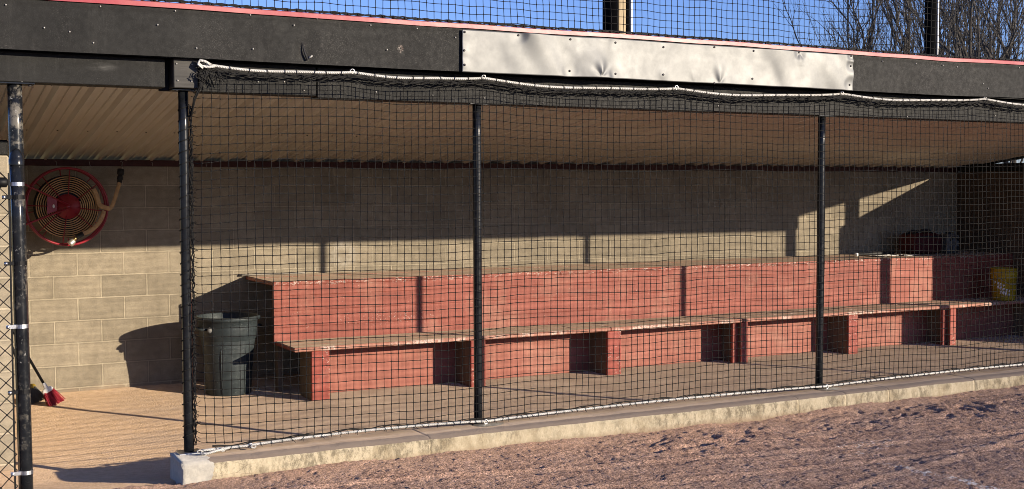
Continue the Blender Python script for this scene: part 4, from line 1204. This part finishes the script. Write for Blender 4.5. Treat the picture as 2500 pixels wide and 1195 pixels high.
m = MB(); m.tube([(10.86 + .065 * math.cos(t), -.606, 1.165 + .05 * math.sin(t)) for t in [PI * k / 10 for k in range(11)]], .011, 6); m.build('handle', 'black_fabric', jg)
MB().lathe([(.035, 1.25), (.036, 1.275), (.03, 1.28), (.0001, 1.28)], (10.86, -.5, 0), 16).build('lid', 'black_fabric', jg)
for x in (10.79, 10.90): MB().box(x, x + .035, -.607, -.60, 1.03, 1.10, bev=.002).build('slot', 'black_fabric', jg)
bt = thing('baseball_bat', (9.8, -.42, 1.03), 'dark bat with pale tip lying on the upper bench', 'bat')
ba = Vector((9.30, -.50, 1.03)); bb = Vector((10.05, -.36, 1.03))
fr = [(0, .012), (.015, .021), (.03, .021), (.045, .013), (.35, .0135), (.55, .02), (.75, .031), (.96, .032), (.985, .027), (1., .012)]
MB().tube([tuple(ba.lerp(bb, t)) for t, r in fr], [r for t, r in fr], 14).build('barrel', 'hose_black', bt)
MB().tube([tuple(ba.lerp(bb, t)) for t in (-.012, .0, .028)], [.015, .023, .0225], 12).build('knob', 'white', bt)
for i, (px, py_, w1, w2, lab) in enumerate(((9.62, -.62, .16, .10, 'creased white paper sheet on the upper bench by the bat'), (9.98, -.66, .13, .08, 'small folded white paper nearest the maroon bag on the upper bench'))):
    o = MB().grid(lambda u, v: (px + (u - .5) * 2 * w1, py_ + (v - .5) * 2 * w2, 1.012 + .012 * abs(nz(u * 3 + i * 5, v * 3)) + .012 * abs(u - .45)), 14, 10).build('paper_sheet', 'paper', None, solid=.0015)
    tag(o, lab, 'paper')

# ------------------------------------------------------------------ bare trees beyond
def make_tree(seed, loc, H, spread, label, dens=1.0, lean=0.):
    rng = random.Random(seed)
    t_ = thing('bare_tree', loc, label, 'tree', 'bare winter trees beyond the dugout')
    tr_ = MB(); tw = MB()
    def branch(p, d, L, r, lv):
        n = 4 if lv < 3 else 3
        pts = [p]; q = p.copy(); dd = d.copy()
        for i in range(n):
            dd = (dd + Vector((rng.gauss(0, .13), rng.gauss(0, .13), rng.gauss(.05, .08)))).normalized()
            q = q + dd * (L / n); pts.append(q.copy())
        rad_ = [lerp(r, r * .6, i / n) for i in range(n + 1)]
        (tr_ if lv <= 2 else tw).tube([tuple(a) for a in pts], rad_, 6 if lv <= 1 else 3, False)
        if lv >= 6: return
        kids = (4, 4, 3, 3, 4, 3)[lv]
        if lv >= 4: kids = max(1, int(round(kids * dens * .62 + rng.uniform(-.6, .6))))
        for k in range(kids):
            f = rng.uniform(.3, 1.0) if k else 1.0
            i = min(n - 1, int(f * n)); pp_ = pts[i].lerp(pts[i + 1], f * n - i) if i < n else pts[-1]
            a = rng.uniform(0, 2 * PI); tilt = rng.uniform(.25, .8) * spread * (1 if k else .4)
            o = dd.orthogonal().normalized(); o2 = dd.cross(o)
            nd = (dd * math.cos(tilt) + (o * math.cos(a) + o2 * math.sin(a)) * math.sin(tilt) + Vector((0, 0, .16))).normalized()
            if lv >= 2 and pp_.z + L < 6.0: continue
            branch(pp_, nd, L * rng.uniform(.58, .82), max(.0045, r * (.55 if k else .68) * rng.uniform(.8, 1.05)), lv + 1)
    base_ = Vector(loc)
    branch(base_, Vector((lean, 0, 1)).normalized(), H * .27, .0125 * H, 0)
    tr_.build('trunk', 'bark', t_); tw.build('crown', 'twig', t_)
    return t_
dirs = [(2040, 50, 10.6, 1.15, 'low spreading bare tree at the left end of the tree row', 1.15, -.04),
        (2090, 55, 13.6, 1.0, 'bare tree with fine brown twigs second from the left in the row', 1.05, -.02),
        (2130, 53, 15.0, .9, 'bare forked tree rising well left of the black steel pole', 1.0, 0.),
        (2172, 58, 17.5, .9, 'tall bare tree with upright stems nearer the black steel pole', .95, .02),
        (2232, 55, 17.0, .9, 'bare tree standing directly left of the black steel pole', .9, 0.),
        (2318, 60, 17.5, .95, 'bare tree standing directly right of the black steel pole', .8, .0),
        (2392, 49, 17.0, .72, 'densest dark bare tree with a clump of upright stems at the right', 1.1, 0.),
        (2470, 57, 17.0, 1.0, 'thin branched bare tree right of the densest clump', .75, .03),
        (2540, 52, 17.0, 1.0, 'bare tree cut by the right edge of the view', .8, -.03)]
for i, (u, dist, H, spd, lab, den, lean) in enumerate(dirs):
    r = ray(u, 455); r.z = 0; r.normalize(); p = CAM + r * dist
    make_tree(100 + i * 7, (p.x, p.y, -.25), H, spd, lab, den, lean)
